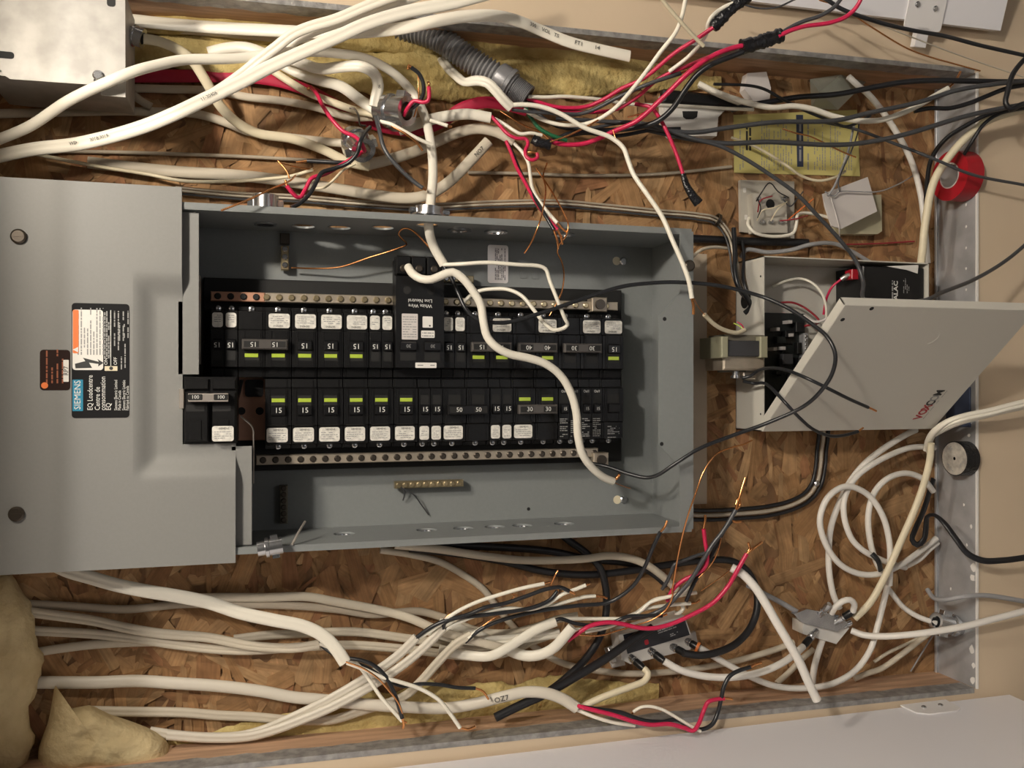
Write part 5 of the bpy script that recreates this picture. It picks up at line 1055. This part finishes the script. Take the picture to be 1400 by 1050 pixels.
# --- coax and low voltage
cable('black coax running behind the splitter wires and looping back into it', 'cord_black', 8.5, '560,750,10 620,756,10 686,767,12 743,781,14 800,786,14 857,781,14 914,772,14 965,766,16 1000,767,20 1020,779,24 1033,802,28 1035,832,34 1026,858,40 1006,880,46 980,892,50 955,896,52 934,893,50', name='coax_cable')
cable('black coax hugging the lower panel edge', 'cord_black', 8.5, '560,745,8 600,744,8 657,747,8 714,750,8 760,755,9 800,764,10 857,770,11 890,782,14 912,800,18', name='coax_cable')
cable('black cable dropping from under the panel and curving towards the stud', 'cord_black', 8.5, '758,722,6 775,737,8 800,755,12 820,776,18 828,803,22 829,834,24 822,866,28 803,898,34 775,926,40 752,944,44 735,954,46', name='black_cable')
cable('thick black cable cut off beside the marked white cable', 'cord_black', 9.5, '892,858,40.5 871,870,42 829,900,49 786,926,54 743,950,58 714,963,58 677,981,58', name='black_cable')
cable('tan printed cable sagging under the panel to the splitter', 'cable_beige', 8.8, '540,745,10 600,751,14 660,760,18 714,766,22 760,766,26 800,764,30 830,760,32 855,762,34 880,770,36 905,787,38 925,806,38')
cable('pale cable slipping down behind the middle bundle', 'cable_beige', 7.5, '520,752,8 560,758,8 600,768,8 632,785,8 660,805,8 678,828,9 700,855,10 730,884,10 765,905,10 800,914,10 860,921,10 930,917,10 1000,905,10 1060,888,12 1085,878,14', name='coax_cable')
cable('cream coax drooping from the first splitter port', 'cable_cream', 7.6, '880,914,50 886,920,54 882,930,56 862,939,56 840,947,54 815,957,48 795,967,40', name='coax_cable')
cable('white coax bowing between the two splitters', 'coax', 8.2, '908,904,50 930,916,56 960,924,60 1000,926,64 1040,919,64 1070,906,60 1088,893,52 1098,884,46', name='coax_cable')
cable('white coax slanting from the orange ringed port to the stud', 'coax', 7.4, '953,884,44.5 966,891,46 980,900,46 1005,914,46 1030,927,46 1060,938,44 1100,941,42 1140,934,40 1170,916,38 1190,888,36 1200,855,34 1210,815,32 1216,790,30', name='coax_cable')
cable('thick white cut cable leaning across the small splitter', 'coax', 9.6, '1000,776,90 1014,784,96 1030,800,104 1045,822,112 1060,848,120 1076,875,126 1092,903,130 1105,932,132 1117,957,132', name='coax_cable')
cable('grey coax entering the small splitter from behind', 'grey_cable', 6.4, '1022,800,16 1045,812,18 1070,825,22 1092,838,26', name='coax_cable')
cable('white coax dropping from under the small splitter', 'coax', 8, '1126,870,16 1121,885,20 1115,905,22 1112,920,20 1111,934,14', name='coax_cable')
cable('dull cream coax slanting under the cut white cable', 'cable_beige', 7, '1112,888,10 1095,902,12 1080,918,12 1062,934,12', name='coax_cable')
cable('white coax running level from the small splitter over the sill to the wall', 'coax', 8, '1164,862,26 1180,868,36 1205,870,52 1240,868,70 1280,863,86 1320,856,96 1360,846,102 1430,828,108', name='coax_cable')
cable('beige cable between the stud corner and the bushing', 'cable_beige', 7, '1168,928,18 1182,922,20 1205,914,22 1235,893,26 1262,872,30 1282,858,34', name='coax_cable')
cable('thin beige cable rising from the stud corner beside the bushing cable', 'cable_beige', 4.4, '1195,905,14 1215,892,18 1245,878,22 1275,862,26')
cable('thin grey thread beside the dark stud corner', 'grey_cable', 2, '1245,918,10 1256,900,14 1268,880,18 1280,862,22')
cable('beige coax from the coil down to the bushing', 'coax', 6.6, '1208,796,16 1220,812,18 1235,830,22 1255,843,28 1280,852,36', name='coax_cable')
cable('white coax hooked into the back of the small splitter', 'coax', 7.4, '1166,836,46 1168,826,52 1162,820,54 1152,822,52 1142,830,46 1137,838,38', name='coax_cable')
cable('white coax dropping beside the coil to the small splitter', 'coax', 7.6, '1252,588,30 1239,594,34 1207,614,36 1181,635,36 1162,659,34 1147,689,32 1136,721,30 1133,753,28 1134,785,26 1140,815,26 1148,832,28', name='coax_cable')
cable('pale inner coil loop crossing to the black tie', 'coax', 7.2, '1278,612,30 1255,611,32 1237,614,34 1196,633,38 1169,654,40 1155,680,40 1154,706,40 1164,736,40 1178,751,40 1195,761,38 1220,771,30 1238,776,24', name='coax_cable')
cable('largest round coil loop of white coax', 'coax', 7.4, '1216,800,40 1217,774,44 1216,742,46 1207,706,48 1186,676,48 1156,665,48 1132,680,46 1121,710,44 1128,742,42 1147,770,42 1173,784,40 1200,785,38 1228,774,34 1252,758,30 1280,736,26', name='coax_cable')
cable('tall narrow coil loop of white coax under the cream cable', 'coax', 7.4, '1276,672,24 1262,655,28 1237,647,32 1211,656,36 1194,676,38 1187,706,38 1190,742,36 1198,768,36 1210,790,34', name='coax_cable')
cable('short white coax end behind the coil near the sill', 'coax', 6.4, '1240,774,20 1258,764,22 1270,752,22 1282,742,20', name='coax_cable')
cable('straight cream cable crossing the coil from the sill to the small splitter', 'cable_cream', 9, '1273,606,60 1271,630,60 1262,665,60 1250,698,58 1236,730,56 1222,762,54 1206,796,50 1188,826,46 1168,846,40', t_=7.5)
cable('cream cable pair bending over the sill under the VOXCOM door', 'cable_white', 10, '1272,618,40 1270,604,56 1278,590,76 1296,578,94 1320,570,106 1350,564,114 1385,555,120 1440,542,126', t_=9, groove=.42)
cable('second white cable beside the bent pair going under the door', 'cable_white', 7, '1266,616,34 1270,600,42 1290,587,58 1314,577,78 1348,568,96 1400,556,106 1440,548,110')
cable('black flat cord looping by the sill and leaving over the wall', 'cord_black', 7.6, '1276,655,20 1270,675,26 1262,700,32 1252,722,36 1247,738,38 1254,745,40 1263,738,42 1266,720,46 1268,706,52 1277,704,62 1290,714,78 1308,738,92 1322,756,100 1342,766,106 1372,766,110 1440,756,114', t_=4.5, name='power_cord', cat='cord')
cable('grey cable lying across the sill to the wall', 'grey_cable', 6, '1268,806,30 1276,817,44 1290,820,62 1315,816,78 1345,814,84 1400,822,88 1440,828,90', name='grey_cable')
t_ = strand('cable_tie', 'cord_black', 7, '1192,757,46 1198,763,50 1202,770,50 1204,780,46', None, 4)[0]; tag(t_, 'black twist tie holding the white coax coil', 'cable tie')
# --- black feeds below the panel
for k, (m_, nm) in enumerate((('cord_black', 'uppermost black'), ('cable_tan', 'brown middle'), ('cord_black', 'lower black'))):
    o_ = 6.4 * k
    cable('%s low voltage cable curving from the panel up under the alarm door' % nm, m_, 4.8, ' '.join('%g,%g,9' % (x + o_ * c, y + o_ * d_) for x, y, c, d_ in ((925, 696, 0, 1), (960, 698, 0, 1), (1010, 696, 0, 1), (1050, 692, .2, 1), (1082, 684, .4, .9), (1101, 673, .7, .7), (1111, 658, .9, .4), (1115, 640, 1, 0), (1117, 615, 1, 0), (1119, 600, 1, 0), (1120, 585, 1, 0))), name='black_cable')
s_ = MB(); s_.lathe(axis_frame(at(1116, 661, 11), Vector((0, -1, 0))), 0, 0, [(4, 0), (4, 2), (2.5, 3.5)], 12); tag(s_.build('cable_staple', 'zinc'), 'shiny staple head on the black feeds below the alarm door', 'staple')
for o in bpy.data.objects:
    if o.name.startswith('fine_print'): o['kind'] = 'stuff'
# ---------------------------------------------------------------- settle the cables: where two would pass through each other the outer one rides over the inner one
import numpy as np
from mathutils import kdtree
def settle(iters=170):
    S = STRANDS; off = [0]
    for k in S: off.append(off[-1] + len(k['pts']))
    N = off[-1]; p0 = np.array([tuple(p) for k in S for p in k['pts']]) * 1000.0; sid = np.repeat(np.arange(len(S)), np.diff(off))
    rw = np.array([k['w'] / 2 for k in S])[sid]; rt = np.array([k['t'] / 2 for k in S])[sid]
    roots = {r: i for i, r in enumerate(sorted({k['root'] for k in S}))}; rid = np.array([roots[k['root']] for k in S])[sid]
    cam_p = np.array([0.0, -DIST, 1600.0]); h0 = -p0[:, 1]; span = DIST - h0; ray = p0 - cam_p
    kd = kdtree.KDTree(N)
    for i in range(N): kd.insert(p0[i], i)
    kd.balance(); I = []; J = []
    for i in range(N):
        for _, j, dd in kd.find_range(p0[i], rw[i] + 14):
            if j > i and rid[j] != rid[i] and dd < rw[i] + rw[j] + 5: I.append(i); J.append(j)
    I = np.array(I); J = np.array(J)
    # which strand is in front, decided once for each stretch of contact
    key = sid[I].astype(np.int64) * len(S) + sid[J]; order = np.lexsort((I, key)); I, J, key = I[order], J[order], key[order]
    new = np.ones(len(I), bool); new[1:] = (key[1:] != key[:-1]) | (np.diff(I) > 8); grp = np.cumsum(new) - 1
    dh = h0[I] - h0[J]; lat = np.hypot(p0[I, 0] - p0[J, 0], p0[I, 2] - p0[J, 2]); wt = 1 / (1 + lat) ** 2
    mean = np.bincount(grp, dh * wt) / np.bincount(grp, wt); sg = np.where(mean[grp] >= 0, 1.0, -1.0)
    # ends that join another part of the same thing move with it
    weld = []
    for a in range(len(S)):
        for e in (off[a], off[a + 1] - 1):
            for _, j, dd in kd.find_range(p0[e], 6):
                if rid[j] == rid[e] and sid[j] != a: weld.append((e, j)); break
    WE = np.array([x for x, _ in weld]); WJ = np.array([y for _, y in weld])
    first = np.zeros(N, bool); last = np.zeros(N, bool); first[off[:-1]] = True; last[np.array(off[1:]) - 1] = True
    d = np.zeros(N); lo = np.minimum(0, np.maximum(rt + 3.0 - h0, -6.0))
    for it in range(iters):
        pos = cam_p + ray * (1 - d / span)[:, None]; h = h0 + d
        L = np.hypot(pos[I, 0] - pos[J, 0], pos[I, 2] - pos[J, 2]); ws = rw[I] + rw[J]
        need = (rt[I] + rt[J]) * np.sqrt(np.clip(1 - (L / ws) ** 2, 0, 1)) * 1.06; v = need - sg * (h[I] - h[J]); v = np.where((v > 0) & (L < ws), v, 0)
        upm = np.zeros(N); dn = np.zeros(N)
        np.maximum.at(upm, I, np.where(sg > 0, v, 0)); np.maximum.at(upm, J, np.where(sg < 0, v, 0))
        np.maximum.at(dn, I, np.where(sg < 0, v, 0)); np.maximum.at(dn, J, np.where(sg > 0, v, 0))
        d = d + 0.55 * upm - 0.2 * dn
        prv = np.roll(d, 1); prv[first] = d[first]; nxt = np.roll(d, -1); nxt[last] = d[last]
        if it < iters - 40: d = 0.4 * d + 0.3 * (prv + nxt)
        elif it % 4 == 0: d = 0.7 * d + 0.15 * (prv + nxt)
        if len(WE): m_ = (d[WE] + d[WJ]) / 2; d[WE] = m_; d[WJ] = m_
        d = np.clip(d, lo, 30)
    pos = (cam_p + ray * (1 - d / span)[:, None]) / 1000.0
    for a, k in enumerate(S):
        pts = [Vector(x) for x in pos[off[a]:off[a + 1]]]; mb = MB().tube(pts, k['w'], k['t'], k['sides'], k['groove']); o3 = LOC[k['ob'].name]
        k['ob'].data.vertices.foreach_set('co', [c for v_ in mb.v for c in (v_ - o3)]); k['ob'].data.update(); k['new'] = pts
    idx = {k['ob'].name: k for k in S}
    for t_o, sh, i in PRINTS:
        sft = idx[sh.name]['new'][i] - idx[sh.name]['pts'][i]
        for v_ in t_o.data.vertices: v_.co += sft
settle()
for o in list(bpy.data.objects):
    if o.type == 'MESH' and not o.data.vertices: bpy.data.objects.remove(o)
